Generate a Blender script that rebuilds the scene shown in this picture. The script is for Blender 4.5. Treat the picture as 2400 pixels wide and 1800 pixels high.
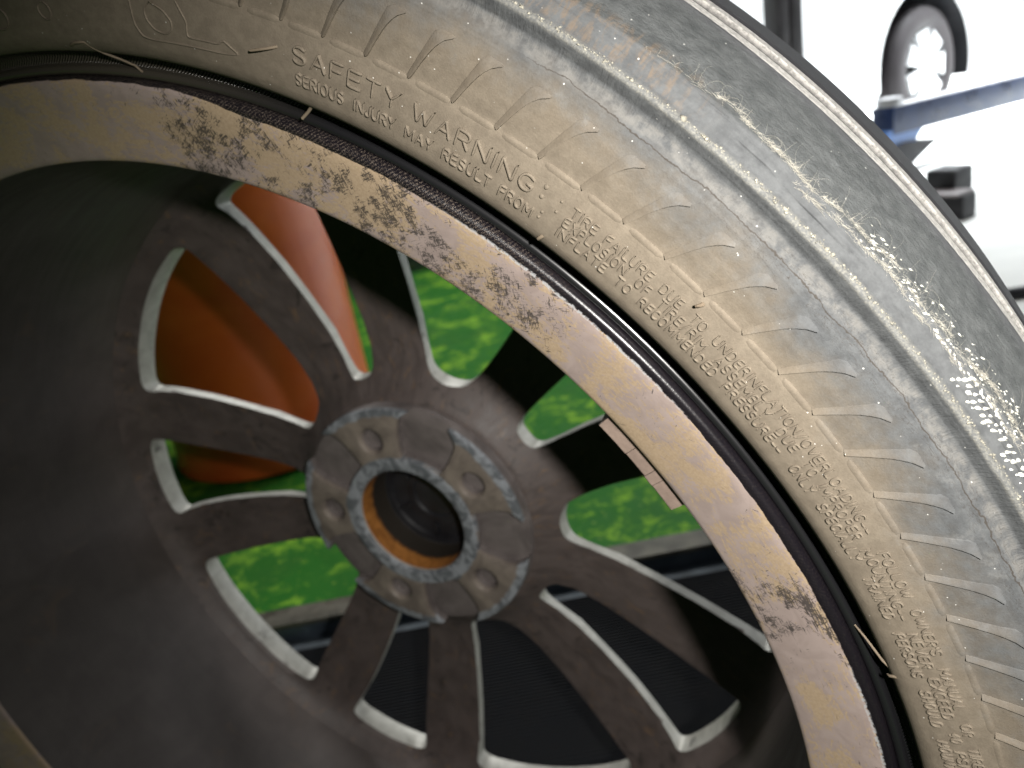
import bpy, bmesh, math, random
import numpy as np
from mathutils import Matrix, Vector

for o in list(bpy.data.objects):
    bpy.data.objects.remove(o)
scene = bpy.context.scene
COL = scene.collection
random.seed(7)
rng = np.random.default_rng(11)
S = 0.00108                      # metres per unit of the wheel measurements (about one millimetre)

# ---------------------------------------------------------------- camera and wheel geometry
F_PX = 1791.84                   # focal length in pixels of the 2400 px wide photograph
AX = np.array([-0.38798065, 0.41078386, -0.8250622])       # wheel axis, seen from the camera (x right, y down, z forward)
CC = np.array([-108.70194695, 132.2199295, 303.70521414])  # wheel centre (inner flange plane) from the camera
_p = math.radians(20.0)
_k = math.hypot(0.19, 1)
UP = -np.array([0.19 / _k * math.cos(_p), 1 / _k * math.cos(_p), math.sin(_p)])
WY = np.array([0, 0, 1.0]) - UP[2] * UP
WY /= np.linalg.norm(WY)
WX = np.cross(WY, UP)
R_CW = np.array([WX, WY, UP])    # camera axes -> world
LY = UP - (UP @ AX) * AX
LY /= np.linalg.norm(LY)
LX = np.cross(LY, AX)
W_ROT = np.array([R_CW @ LX, R_CW @ LY, R_CW @ AX]).T      # wheel axes -> world (columns)
R_TREAD = 297.0
# lowest point of the tyre -> floor at z = 0
_low = min(float(UP @ (CC + AX * z - LY * r)) for z, r in ((-12, 294.8), (-48, 295.75), (-60, 295.6), (-90, 292.9), (-170, 286.6)))
CAM_Z = -_low
BASE_CAM = CC + AX * (-48) - LY * 295.75
_off = R_CW @ BASE_CAM


def cam2world(p):
    """point in camera axes (wheel units) -> world metres, origin under the wheel"""
    q = R_CW @ np.asarray(p, float)
    return Vector(((q[0] - _off[0]) * S, (q[1] - _off[1]) * S, (q[2] + CAM_Z) * S))


def ray(px, py):
    return np.array([(px - 1200) / F_PX, (py - 900) / F_PX, 1.0])


def on_floor(px, py, h=0.0):
    """where the pixel's ray meets the height h (metres) above the floor"""
    d = ray(px, py)
    t = (CAM_Z - h / S) / (-(UP @ d))
    return cam2world(d * t)


def at_depth(px, py, depth_m):
    return cam2world(ray(px, py) * depth_m / S)


def loc2world(v):
    """wheel-local units -> world metres"""
    return cam2world(CC + LX * v[0] + LY * v[1] + AX * v[2])


cam_data = bpy.data.cameras.new('camera')
cam = bpy.data.objects.new('camera', cam_data)
COL.objects.link(cam)
scene.camera = cam
M = np.eye(4)
M[:3, 0] = R_CW @ np.array([1, 0, 0])
M[:3, 1] = R_CW @ np.array([0, -1, 0])
M[:3, 2] = R_CW @ np.array([0, 0, -1])
M[:3, 3] = np.array(cam2world((0, 0, 0)))
cam.matrix_world = Matrix(M.tolist())
cam_data.sensor_fit = 'HORIZONTAL'
cam_data.sensor_width = 36
cam_data.lens = F_PX * 36 / 2400
cam_data.clip_start = 0.01
cam_data.clip_end = 200
cam_data.dof.use_dof = True
cam_data.dof.focus_distance = 0.170
cam_data.dof.aperture_fstop = 18
cam_data.dof.aperture_blades = 0
scene.render.resolution_x = 1024
scene.render.resolution_y = 768

world = bpy.data.worlds.new('World')
scene.world = world
world.use_nodes = True
bg = world.node_tree.nodes['Background']
bg.inputs[0].default_value = (0.75, 0.85, 1.0, 1)
bg.inputs[1].default_value = 0.012

scene.view_settings.view_transform = 'Standard'
scene.view_settings.look = 'None'
scene.view_settings.exposure = 0
scene.view_settings.gamma = 1


def lamp(name, kind, loc, energy, color, **kw):
    d = bpy.data.lights.new(name, kind)
    d.energy = energy
    d.color = color
    for k, v in kw.items():
        setattr(d, k, v)
    o = bpy.data.objects.new(name, d)
    COL.objects.link(o)
    o.location = loc
    return o


def aim(o, target):
    o.rotation_euler = (Vector(target) - o.location).to_track_quat('-Z', 'Y').to_euler()


# the camera's own flash, just to the upper right of the lens
flash = lamp('camera_flash', 'SPOT', loc2world((278, 230, 164)), 7.6, (1.0, 0.965, 0.91),
             shadow_soft_size=0.006, spot_size=math.radians(104), spot_blend=1.0)
aim(flash, loc2world((198, 120, -10)))
# daylight over the open forecourt on the right
day = lamp('forecourt_daylight', 'AREA', at_depth(2250, 100, 4.4) + Vector((1.2, 0.6, 3.0)), 1300, (0.93, 0.97, 1.0),
           shape='RECTANGLE', size=3.6, size_y=3.6)
day.data.spread = math.radians(100)
# added fill lamp, unseen behind the wheel, to brighten the green floor and drum
floor_fill = lamp('added_floor_fill', 'AREA', (0.1, 1.5, 2.6), 42, (1.0, 0.99, 0.95), shape='RECTANGLE', size=1.3, size_y=0.3)

# ---------------------------------------------------------------- helpers


class NT:
    """tiny node-graph helper"""

    def __init__(self, name, rough=0.6, spec=0.4, metal=0.0):
        self.mat = bpy.data.materials.new(name)
        self.mat.use_nodes = True
        self.t = self.mat.node_tree
        self.b = self.t.nodes['Principled BSDF']
        self.b.inputs['Roughness'].default_value = rough
        self.b.inputs['Specular IOR Level'].default_value = spec
        self.b.inputs['Metallic'].default_value = metal

    def n(self, typ, **kw):
        x = self.t.nodes.new(typ)
        for k, v in kw.items():
            setattr(x, k, v)
        return x

    def put(self, sock, v):
        if isinstance(v, bpy.types.NodeSocket):
            self.t.links.new(v, sock)
        elif v is not None:
            if sock.type == 'RGBA' and len(v) == 3:
                v = (*v, 1)
            sock.default_value = v

    def m(self, op, a, b=None, c=None, clamp=False):
        x = self.n('ShaderNodeMath', operation=op, use_clamp=clamp)
        self.put(x.inputs[0], a)
        self.put(x.inputs[1], b)
        self.put(x.inputs[2], c)
        return x.outputs[0]

    def mr(self, v, a, b, c=0.0, d=1.0, smooth=True):
        x = self.n('ShaderNodeMapRange', interpolation_type='SMOOTHSTEP' if smooth else 'LINEAR')
        self.put(x.inputs[0], v)
        for i, q in enumerate((a, b, c, d)):
            self.put(x.inputs[i + 1], q)
        return x.outputs[0]

    def band(self, v, a, b, w):
        return self.m('MULTIPLY', self.mr(v, a - w, a + w), self.mr(v, b - w, b + w, 1.0, 0.0))

    def mix(self, f, a, b):
        x = self.n('ShaderNodeMix', data_type='RGBA')
        self.put(x.inputs['Factor'], f)
        self.put(x.inputs['A'], a)
        self.put(x.inputs['B'], b)
        return x.outputs['Result']

    def obj(self):
        if not hasattr(self, '_o'):
            self._o = self.n('ShaderNodeTexCoord').outputs['Object']
        return self._o

    def polar(self):
        """radius and height in wheel units, angle in radians, plus a (arc, radius, height) vector"""
        s = self.n('ShaderNodeSeparateXYZ')
        self.put(s.inputs[0], self.obj())
        x, y, z = s.outputs
        r = self.m('DIVIDE', self.m('SQRT', self.m('ADD', self.m('MULTIPLY', x, x), self.m('MULTIPLY', y, y))), S)
        ph = self.m('ARCTAN2', y, x)
        z = self.m('DIVIDE', z, S)
        c = self.n('ShaderNodeCombineXYZ')
        self.put(c.inputs[0], self.m('MULTIPLY', ph, 250.0))
        self.put(c.inputs[1], r)
        self.put(c.inputs[2], z)
        return r, ph, z, c.outputs[0]

    def vmul(self, v, k):
        x = self.n('ShaderNodeVectorMath', operation='MULTIPLY')
        self.put(x.inputs[0], v)
        x.inputs[1].default_value = k
        return x.outputs[0]

    def rot(self, v, ang):
        x = self.n('ShaderNodeVectorRotate', rotation_type='Z_AXIS')
        self.put(x.inputs[0], v)
        x.inputs['Angle'].default_value = ang
        return x.outputs[0]

    def noise(self, v, scale, detail=4, rough=0.55, dist=0.0):
        x = self.n('ShaderNodeTexNoise')
        self.put(x.inputs['Vector'], v)
        x.inputs['Scale'].default_value = scale
        x.inputs['Detail'].default_value = detail
        x.inputs['Roughness'].default_value = rough
        x.inputs['Distortion'].default_value = dist
        return x.outputs[0]

    def voro(self, v, scale, feature='F1'):
        x = self.n('ShaderNodeTexVoronoi', feature=feature)
        self.put(x.inputs['Vector'], v)
        x.inputs['Scale'].default_value = scale
        return x.outputs['Distance']

    def color(self, c):
        self.put(self.b.inputs['Base Color'], c)
        return self

    def rough(self, v):
        self.put(self.b.inputs['Roughness'], v)
        return self

    def bump(self, h, dist, strength=1.0):
        x = self.n('ShaderNodeBump')
        x.inputs['Strength'].default_value = strength
        x.inputs['Distance'].default_value = dist
        self.put(x.inputs['Height'], h)
        if getattr(self, '_bump', None):
            self.put(x.inputs['Normal'], self._bump)
        self._bump = x.outputs[0]
        self.put(self.b.inputs['Normal'], self._bump)
        return self


def simple(name, col, rough=0.6, spec=0.4, metal=0.0, var=0.25, scale=30.0, bump=0.0):
    g = NT(name, rough, spec, metal)
    nz = g.noise(g.obj(), scale, 5)
    dark = tuple(c * (1 - var) for c in col)
    lite = tuple(min(1, c * (1 + var)) for c in col)
    g.color(g.mix(g.mr(nz, 0.3, 0.7), dark, lite))
    g.rough(g.mr(nz, 0.3, 0.7, max(0, rough - 0.1), min(1, rough + 0.1)))
    if bump:
        g.bump(g.noise(g.obj(), scale * 4, 4), bump, 0.5)
    return g.mat


def link(o, parent=None, **tags):
    COL.objects.link(o)
    if parent is not None:
        o.parent = parent
    for k, v in tags.items():
        o[k] = v
    return o


def mesh(name, verts, faces, mats, parent=None, smooth=True, sharp=None, idx=None, **tags):
    me = bpy.data.meshes.new(name)
    me.from_pydata([tuple(v) for v in verts], [], [tuple(int(i) for i in f) for f in faces])
    for m_ in (mats if isinstance(mats, (list, tuple)) else [mats]):
        me.materials.append(m_)
    if idx is not None:
        me.polygons.foreach_set('material_index', idx)
    if smooth:
        me.polygons.foreach_set('use_smooth', [True] * len(me.polygons))
        if sharp:
            me.set_sharp_from_angle(angle=math.radians(sharp))
    me.update()
    return link(bpy.data.objects.new(name, me), parent, **tags)


def empty(name, loc, rot=None, **tags):
    o = bpy.data.objects.new(name, None)
    o.empty_display_size = 0.05
    link(o, None, **tags)
    o.location = loc
    if rot is not None:
        o.rotation_euler = rot
    return o


def bm_obj(name, bm, mats, parent=None, smooth=False, sharp=35, bevel=0.0, seg=2, **tags):
    if bevel:
        bmesh.ops.bevel(bm, geom=[e for e in bm.edges if e.is_manifold and e.calc_face_angle(0) > 0.5],
                        offset=bevel, segments=seg, profile=0.6, affect='EDGES')
    me = bpy.data.meshes.new(name)
    bm.to_mesh(me)
    bm.free()
    for m_ in (mats if isinstance(mats, (list, tuple)) else [mats]):
        me.materials.append(m_)
    if smooth or bevel:
        me.polygons.foreach_set('use_smooth', [True] * len(me.polygons))
        me.set_sharp_from_angle(angle=math.radians(sharp))
    return link(bpy.data.objects.new(name, me), parent, **tags)


def box(bm, c, s, rot=None):
    r = bmesh.ops.create_cube(bm, size=1.0)
    mm = Matrix.Translation(c) @ (rot or Matrix()) @ Matrix.Diagonal((*s, 1))
    bmesh.ops.transform(bm, matrix=mm, verts=r['verts'])
    return r['verts']


def revolve(prof, n=360, a0=0.0, a1=360.0, close=False):
    """prof: list of (r, z) in wheel units, revolved about local z. Returns verts, faces."""
    full = abs(a1 - a0) >= 359.9
    k = n if full else n + 1
    ang = np.radians(a0 + (a1 - a0) * np.arange(k) / n)
    P = np.array(prof, float) * S
    v = np.empty((k, len(P), 3))
    v[:, :, 0] = np.cos(ang)[:, None] * P[:, 0]
    v[:, :, 1] = np.sin(ang)[:, None] * P[:, 0]
    v[:, :, 2] = P[:, 1]
    m_ = len(P)
    f = []
    for i in range(n):
        j = (i + 1) % k
        for q in range(m_ if close else m_ - 1):
            q2 = (q + 1) % m_
            f.append((i * m_ + q, j * m_ + q, j * m_ + q2, i * m_ + q2))
    return v.reshape(-1, 3), f


def chain(pts, seg_len=0.8, smooth=2):
    """resample a polyline and round it a little"""
    P = [np.array(p, float) for p in pts]
    out = []
    for a, b in zip(P[:-1], P[1:]):
        n = max(1, int(np.linalg.norm(b - a) / seg_len))
        out += [a + (b - a) * i / n for i in range(n)]
    out.append(P[-1])
    out = np.array(out)
    for _ in range(smooth):
        q = out.copy()
        q[1:-1] = 0.25 * out[:-2] + 0.5 * out[1:-1] + 0.25 * out[2:]
        out = q
    return out

# ---------------------------------------------------------------- setting: floor, sky


gf = NT('green_floor_paint', 0.6, 0.18)
fo = gf.obj()
n1 = gf.noise(fo, 9.0, 6, 0.6, 0.6)
n2 = gf.noise(fo, 34.0, 5, 0.65, 1.2)
n3 = gf.noise(fo, 120.0, 3, 0.6)
wear = gf.mr(gf.m('ADD', gf.m('MULTIPLY', n1, 0.55), gf.m('MULTIPLY', n2, 0.45)), 0.50, 0.60)
fc = gf.mix(wear, (0.020, 0.145, 0.014), (0.19, 0.40, 0.03))
fc = gf.mix(gf.mr(n3, 0.62, 0.72), fc, (0.26, 0.40, 0.06))
fc = gf.mix(gf.m('MULTIPLY', gf.mr(gf.noise(fo, 4.0, 3), 0.5, 0.7), 0.5), fc, (0.03, 0.11, 0.02))
gf.color(fc)
gf.rough(gf.mr(n2, 0.3, 0.7, 0.5, 0.72))
gf.bump(n2, 0.0008, 0.4)

x0, x1, y0, y1 = -4.0, 1.05, -2.0, 7.0


def sheet(name, xa, xb, ya, yb, z, mat, nx=1, ny=1, **t):
    v = [(xa + (xb - xa) * i / nx, ya + (yb - ya) * j / ny, z) for j in range(ny + 1) for i in range(nx + 1)]
    f = [(j * (nx + 1) + i, j * (nx + 1) + i + 1, (j + 1) * (nx + 1) + i + 1, (j + 1) * (nx + 1) + i) for j in range(ny) for i in range(nx)]
    return mesh(name, v, f, mat, smooth=False, **t)


sheet('garage_floor', -6, 14, -3, 14, 0.0, gf.mat, kind='structure', label='glossy green painted workshop floor worn to yellow patches')
pale_floor = simple('blown_out_floor', (0.72, 0.73, 0.71), 0.8, 0.3, var=0.06, scale=6)
fcx = on_floor(2330, 600).x - 0.12
# forecourt: green floor blown out by daylight, painted as a thin pale sheet
fv = [(0.72, 0.95, 0.004), (14, -2.5, 0.004), (14, 14, 0.004), (0.72, 14, 0.004)]
mesh('forecourt', fv, [(0, 1, 2, 3)], pale_floor, smooth=False, kind='structure', label='green floor blown out by daylight beyond the workshop, painted pale')

sk = NT('daylight_sky')
em = sk.n('ShaderNodeEmission')
sk.put(em.inputs[0], (0.93, 0.97, 1.0))
em.inputs[1].default_value = 1.15
sk.t.links.new(em.outputs[0], sk.t.nodes['Material Output'].inputs[0])
sv, sf = [], []
NSK = 24
for i in range(NSK + 1):
    az = math.radians(-8 + 118 * i / NSK)
    for j in range(7):
        el = j / 6
        rr = 11.0 - 2.2 * max(0, el - 0.5)
        sv.append((rr * math.sin(az), rr * math.cos(az), -0.05 + 7.5 * el))
for i in range(NSK):
    for j in range(6):
        sf.append((i * 7 + j, i * 7 + j + 1, (i + 1) * 7 + j + 1, (i + 1) * 7 + j))
mesh('sky', sv, sf, sk.mat, kind='structure', label='blown out white daylight beyond the workshop')

# ---------------------------------------------------------------- the wheel
Rm = Matrix(W_ROT.tolist()).to_4x4()
base_w = Vector((0, 0, 0))
wheel = empty('car_wheel', base_w, label='dusty alloy wheel with worn tyre, inner side turned to the viewer', category='wheel')
wheel.matrix_world = Matrix.Translation(base_w) @ Rm
centre_off = Rm.inverted() @ (loc2world((0, 0, 0)) - base_w)


def part(o):
    o.location = centre_off.to_3d() if hasattr(centre_off, 'to_3d') else centre_off
    return o


# --- tyre profile: sidewall height z as a function of r
_ctrl = [(243.1, 3.6), (244.0, 5.6), (246.0, 7.2), (249.0, 8.4), (252.5, 9.3), (256.0, 9.9), (259.4, 10.2), (260.4, 10.0), (262.0, 10.3),
         (266.0, 11.3), (270.0, 12.1), (273.5, 12.4), (275.6, 12.3), (277.2, 11.3), (278.6, 11.2), (280.2, 12.4), (281.6, 13.4),
         (282.4, 13.3), (282.9, 12.0), (284.5, 11.2), (286.6, 9.8), (287.4, 8.6), (289.5, 5.4), (292.0, 0.4), (293.6, -4.0), (294.8, -8.5)]
_cr = np.array([c[0] for c in _ctrl])
_cz = np.array([c[1] for c in _ctrl])
_dr = np.linspace(243.1, 294.8, 1035)
_dz = np.interp(_dr, _cr, _cz)
_kern = np.exp(-0.5 * (np.arange(-14, 15) / 6.0) ** 2)
_kern /= _kern.sum()
_dz = np.convolve(np.pad(_dz, 14, mode='edge'), _kern, 'valid')


def zs(r):
    return np.interp(r, _dr, _dz)


def surf(r, phi, h):
    """point on the sidewall: radius, angle (deg), height above the rubber; wheel units -> local metres"""
    r = np.asarray(r, float)
    ph = np.radians(phi)
    sl = (zs(r + 0.2) - zs(r - 0.2)) / 0.4
    nn = np.sqrt(1 + sl * sl)
    rr = r - h * sl / nn
    z = zs(r) + h / nn
    return np.stack([rr * np.cos(ph), rr * np.sin(ph), z], -1) * S


# rubber material
ty = NT('dusty_rubber', 0.78, 0.3)
r, ph, zz, pv = ty.polar()
big = ty.noise(pv, 0.06, 4, 0.6)
mid = ty.noise(pv, 0.35, 5, 0.65)
fin = ty.noise(pv, 2.2, 5, 0.7)
grn = ty.noise(pv, 7.0, 2, 0.5)
rw = ty.m('ADD', r, ty.m('MULTIPLY', ty.m('SUBTRACT', big, 0.5), 22.0))
rw = ty.m('ADD', rw, ty.m('MULTIPLY', ty.m('SUBTRACT', mid, 0.5), 9.0))
# far along the arc (smaller angle) the clean grey reaches further in
rw = ty.m('ADD', rw, ty.mr(ph, math.radians(60), math.radians(25), -3.0, 5.0))
brown = ty.mix(ty.mr(mid, 0.3, 0.7), (0.137, 0.113, 0.085), (0.173, 0.144, 0.109))
grey = ty.mix(ty.mr(mid, 0.3, 0.7), (0.060, 0.063, 0.066), (0.092, 0.096, 0.099))
tc = ty.mix(ty.mr(rw, 262.0, 279.0), brown, grey)
# rub marks where the shoulder ran bare
tc = ty.mix(ty.band(r, 287.2, 294.2, 0.35), tc, ty.mix(ty.mr(mid, 0.25, 0.75), (0.043, 0.047, 0.048), (0.088, 0.093, 0.094)))
rb = ty.m('MULTIPLY', ty.band(r, 283.0, 288.5, 0.8), ty.band(ph, math.radians(45), math.radians(57), 0.03))
strk = ty.noise(ty.vmul(pv, (0.9, 0.25, 0.3)), 1.0, 5, 0.7, 0.5)
tc = ty.mix(ty.m('MULTIPLY', rb, ty.mr(strk, 0.44, 0.66, 0, 0.6)), tc, (0.145, 0.105, 0.070))
# pale scuffed crests
tc = ty.mix(ty.m('MULTIPLY', ty.band(r, 275.8, 278.2, 0.6), ty.mr(mid, 0.35, 0.65, 0, 0.6)), tc, (0.15, 0.142, 0.130))
tc = ty.mix(ty.m('MULTIPLY', ty.band(r, 281.2, 282.7, 0.4), ty.mr(fin, 0.4, 0.7, 0.1, 0.7)), tc, (0.27, 0.26, 0.225))
# pale rubbed patches
tc = ty.mix(ty.m('MULTIPLY', ty.m('MULTIPLY', ty.band(rw, 266, 284, 5), ty.mr(ty.noise(pv, 0.16, 5, 0.7), 0.55, 0.72)), 0.5), tc, (0.155, 0.154, 0.150))
# crack running round the sidewall and its side branches
crk_c = ty.m('ADD', 275.55, ty.m('MULTIPLY', ty.m('SUBTRACT', ty.noise(pv, 0.09, 4, 0.6), 0.5), 3.4))
crk_c = ty.m('ADD', crk_c, ty.m('MULTIPLY', ty.m('SUBTRACT', ty.noise(pv, 0.9, 3, 0.6), 0.5), 0.9))
cd = ty.m('ABSOLUTE', ty.m('SUBTRACT', r, crk_c))
cw = ty.mr(ph, math.radians(53), math.radians(47), 0.0, 0.07)
crack = ty.m('MULTIPLY', ty.mr(cd, cw, ty.m('ADD', cw, 0.10), 1.0, 0.0), ty.mr(cw, 0.0, 0.04))
vc = ty.noise(ty.vmul(pv, (0.18, 0.55, 0.2)), 1.0, 4, 0.6, 1.0)
net = ty.mr(ty.m('ABSOLUTE', ty.m('SUBTRACT', vc, 0.5)), 0.0, 0.010, 1.0, 0.0)
vc2 = ty.noise(ty.vmul(pv, (0.30, 0.8, 0.2)), 1.0, 3, 0.6, 1.0)
net2 = ty.mr(ty.m('ABSOLUTE', ty.m('SUBTRACT', vc2, 0.47)), 0.0, 0.008, 1.0, 0.0)
net = ty.m('MAXIMUM', net, net2)
net = ty.m('MULTIPLY', net, ty.m('MULTIPLY', ty.band(r, 272.4, 277.4, 1.2), ty.mr(ph, math.radians(47), math.radians(38))))
crack = ty.m('MAXIMUM', crack, ty.m('MULTIPLY', net, 0.9))
tc = ty.mix(ty.m('MULTIPLY', crack, 0.85), tc, (0.035, 0.028, 0.022))
# fine grit, and tiny bright glints painted as near-white specks
tc = ty.mix(ty.mr(fin, 0.35, 0.7, 0.0, 0.28), tc, ty.mix(0.5, tc, (0.02, 0.02, 0.02)))
gr = ty.voro(pv, 0.55)
spk = ty.m('MULTIPLY', ty.mr(gr, 0.05, 0.11, 1.0, 0.0), ty.mr(ty.noise(pv, 0.5, 2), 0.56, 0.62))
tc = ty.mix(ty.m('MULTIPLY', spk, 0.7), tc, (0.75, 0.74, 0.70))
# edge strip and tread
tc = ty.mix(ty.mr(zz, -7.0, -9.0), tc, ty.mix(ty.mr(fin, 0.3, 0.7), (0.045, 0.045, 0.05), (0.10, 0.10, 0.105)))
tc = ty.mix(ty.mr(zz, -11.9, -12.8), tc, ty.mix(ty.mr(ty.noise(pv, 1.2, 4, 0.7), 0.35, 0.6), (0.26, 0.25, 0.235), (0.52, 0.50, 0.47)))
tc = ty.mix(ty.m('MAXIMUM', ty.band(zz, -29.6, -19.5, 0.3), ty.band(zz, -70.5, -35.5, 0.3)), tc, (0.022, 0.022, 0.025))
# bead side: cleaner black rubber
tc = ty.mix(ty.m('MULTIPLY', ty.mr(zz, 3.2, 2.0), ty.mr(r, 244.5, 243.6)), tc, ty.mix(ty.mr(ph, math.radians(60), math.radians(78)), (0.008, 0.008, 0.009), (0.05, 0.044, 0.034)))
ty.color(tc)
bead = ty.m('MULTIPLY', ty.mr(zz, 3.2, 2.0), ty.mr(r, 244.5, 243.6))
ty.rough(ty.mr(bead, 0, 1, 0.78, 0.27))
ty.put(ty.b.inputs['Specular IOR Level'], ty.mr(bead, 0, 1, 0.3, 0.75))
hatch = ty.m('MULTIPLY', ty.m('SINE', ty.m('ADD', ty.m('MULTIPLY', ph, 1500.0), ty.m('MULTIPLY', r, 4.6))),
             ty.m('MULTIPLY', ty.mr(zz, 1.5, 0.5), ty.band(r, 239.6, 243.2, 0.2)))
hair = ty.m('MULTIPLY', ty.noise(ty.vmul(pv, (1.8, 0.22, 0.3)), 1.0, 3, 0.7), ty.band(r, 276.6, 282.0, 0.8))
hgt = ty.m('ADD', ty.m('MULTIPLY', fin, 0.10), ty.m('MULTIPLY', grn, 0.045))
hgt = ty.m('ADD', hgt, ty.m('MULTIPLY', hair, 0.3))
hgt = ty.m('ADD', hgt, ty.m('MULTIPLY', hatch, 0.22))
hgt = ty.m('ADD', hgt, ty.m('MULTIPLY', ty.m('MULTIPLY', ty.noise(ty.vmul(pv, (0.35, 1.1, 0.4)), 1.0, 6, 0.72), ty.band(r, 287.0, 295.5, 0.4)), 0.8))
hgt = ty.m('ADD', ty.m('MULTIPLY', hgt, ty.mr(ty.m('MULTIPLY', ty.mr(zz, 3.2, 2.0), ty.mr(r, 240.0, 239.6)), 0, 1, 1.0, 0.03)), 0.0)
ty.bump(hgt, 0.0011, 0.9)
RUB = ty.mat
TY_COORD = [n_ for n_ in ty.t.nodes if n_.type == 'TEX_COORD'][0]

# tyre mesh: bead, sidewall, shoulder, grooved tread, outboard sidewall
prof = [(237.2, -6.0), (237.0, -4.2)]
for t in np.linspace(200, 20, 13):
    prof.append((238.25 + 1.3 * math.cos(math.radians(t)), -2.3 + 1.35 * math.sin(math.radians(t))))
prof += [(239.75, -2.6), (240.1, -2.9), (241.5, -2.9), (242.2, -2.4), (242.7, -1.0), (243.0, 1.0), (243.05, 2.6)]
for rr in np.concatenate([np.linspace(243.1, 262, 30), np.linspace(262.6, 273, 14), np.linspace(273.4, 289, 50), np.linspace(289.6, 294.8, 12)]):
    prof.append((rr, float(zs(rr))))
tread = [(295.0, -9.8), (294.3, -10.6), (294.2, -11.6), (294.6, -12.4), (294.75, -16.0), (294.9, -19.2)]
tread += [(293.0, -19.8), (289.5, -20.4), (289.5, -28.6), (293.0, -29.2), (295.15, -29.8), (295.3, -34.6), (292.0, -35.2), (289.6, -35.8), (289.6, -39.0), (295.5, -39.8),
          (295.75, -48), (295.6, -60), (289, -61), (288, -70), (294.3, -71), (292.9, -90), (292.3, -96), (287, -97), (286, -106), (290.9, -107), (289.4, -130), (284, -131), (284, -140), (288.4, -141),
          (287.2, -160), (286.6, -170), (285.5, -177)]
tread += [(283.5, -183), (279, -188), (270, -193), (256, -191), (246, -186), (241.5, -180), (238, -174)]
prof += tread
NT_SEG = 900
tv, tf = revolve(prof, NT_SEG)
tv = tv.reshape(NT_SEG, len(prof), 3)
# crumbly crest and waviness of the worn shoulder
pr = np.array(prof)
ang = 2 * np.pi * np.arange(NT_SEG) / NT_SEG


def wob(freqs, amp):
    w = np.zeros(NT_SEG)
    for f_ in freqs:
        w += np.sin(f_ * ang + rng.uniform(0, 6.28)) * rng.uniform(0.5, 1)
    return amp * w / np.sqrt(len(freqs))


crest = wob(range(60, 420, 17), 0.16) + rng.normal(0, 0.10, NT_SEG)
for q, (rq, zq) in enumerate(prof):
    if 281.5 < rq < 283.0:
        tv[:, q, 2] += crest * S
    if 284 < rq < 294.9 and zq > -10:
        tv[:, q, 2] += wob(range(8, 60, 7), 0.22) * S
    if zq < -9 and zq > -20:
        tv[:, q, 2] += wob(range(10, 90, 9), 0.35) * S
    if 263 < rq < 281 and zq > 5:
        tv[:, q, 2] += wob(range(5, 30, 5), 0.06) * S
tyre = part(mesh('tyre', tv.reshape(-1, 3), tf, RUB, wheel, sharp=50, label='dusty low profile tyre with cracked sidewall and bare shoulder'))

TY_COORD.object = tyre


def ribbon(name, strokes, half, h, mat, parent, base=-0.12, step=0.7, rounding=1, closed_ends=True, **tags):
    """raised strokes on the sidewall; strokes = polylines of (r, phi_deg)"""
    V, Fc = [], []
    cs = [(-1.0, base), (-0.90, h * 0.70), (-0.5, h), (0.5, h), (0.90, h * 0.70), (1.0, base)]
    for st in strokes:
        P = np.array([(p[0], math.radians(p[1]) * p[0]) for p in st], float)   # (radial, arc) plane
        P = chain(P, step, rounding)
        d = np.gradient(P, axis=0)
        d /= np.linalg.norm(d, axis=1)[:, None] + 1e-9
        # ends extended by half a width
        P[0] -= d[0] * half * 0.6
        P[-1] += d[-1] * half * 0.6
        nrm = np.stack([-d[:, 1], d[:, 0]], 1)
        b0 = len(V)
        k = len(cs)
        for i in range(len(P)):
            w = half * (0.75 if i in (0, len(P) - 1) else 1.0)
            for c, hh in cs:
                q = P[i] + nrm[i] * w * c
                rr = q[0]
                V.append(surf(rr, math.degrees(q[1] / P[i][0]), hh if i not in (0, len(P) - 1) else (base if abs(c) > .9 else hh * 0.75)))
        for i in range(len(P) - 1):
            for c in range(k - 1):
                a = b0 + i * k + c
                Fc.append((a, a + 1, a + k + 1, a + k))
        Fc.append(tuple(b0 + c for c in range(k)))
        e = b0 + (len(P) - 1) * k
        Fc.append(tuple(e + c for c in reversed(range(k))))
    return mesh(name, V, Fc, mat, parent, sharp=75, **tags)


def dot(name, r_, p_, rad, h, mat, parent):
    V, Fc = [], []
    for j, (q, hh) in enumerate(((1.0, -0.1), (0.9, h * 0.5), (0.6, h * 0.9), (0.2, h))):
        for i in range(14):
            t = 2 * math.pi * i / 14
            rr = r_ + rad * q * math.cos(t)
            V.append(surf(rr, p_ + math.degrees(rad * q * math.sin(t) / r_), hh))
    for j in range(3):
        for i in range(14):
            Fc.append((j * 14 + i, j * 14 + (i + 1) % 14, (j + 1) * 14 + (i + 1) % 14, (j + 1) * 14 + i))
    Fc.append(tuple(42 + i for i in range(14)))
    return mesh(name, V, Fc, mat, parent)


# --- stroke font
def arc(cx, cy, rx, ry, a0, a1, n=9):
    return [(cx + rx * math.cos(math.radians(a0 + (a1 - a0) * i / n)), cy + ry * math.sin(math.radians(a0 + (a1 - a0) * i / n))) for i in range(n + 1)]


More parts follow.
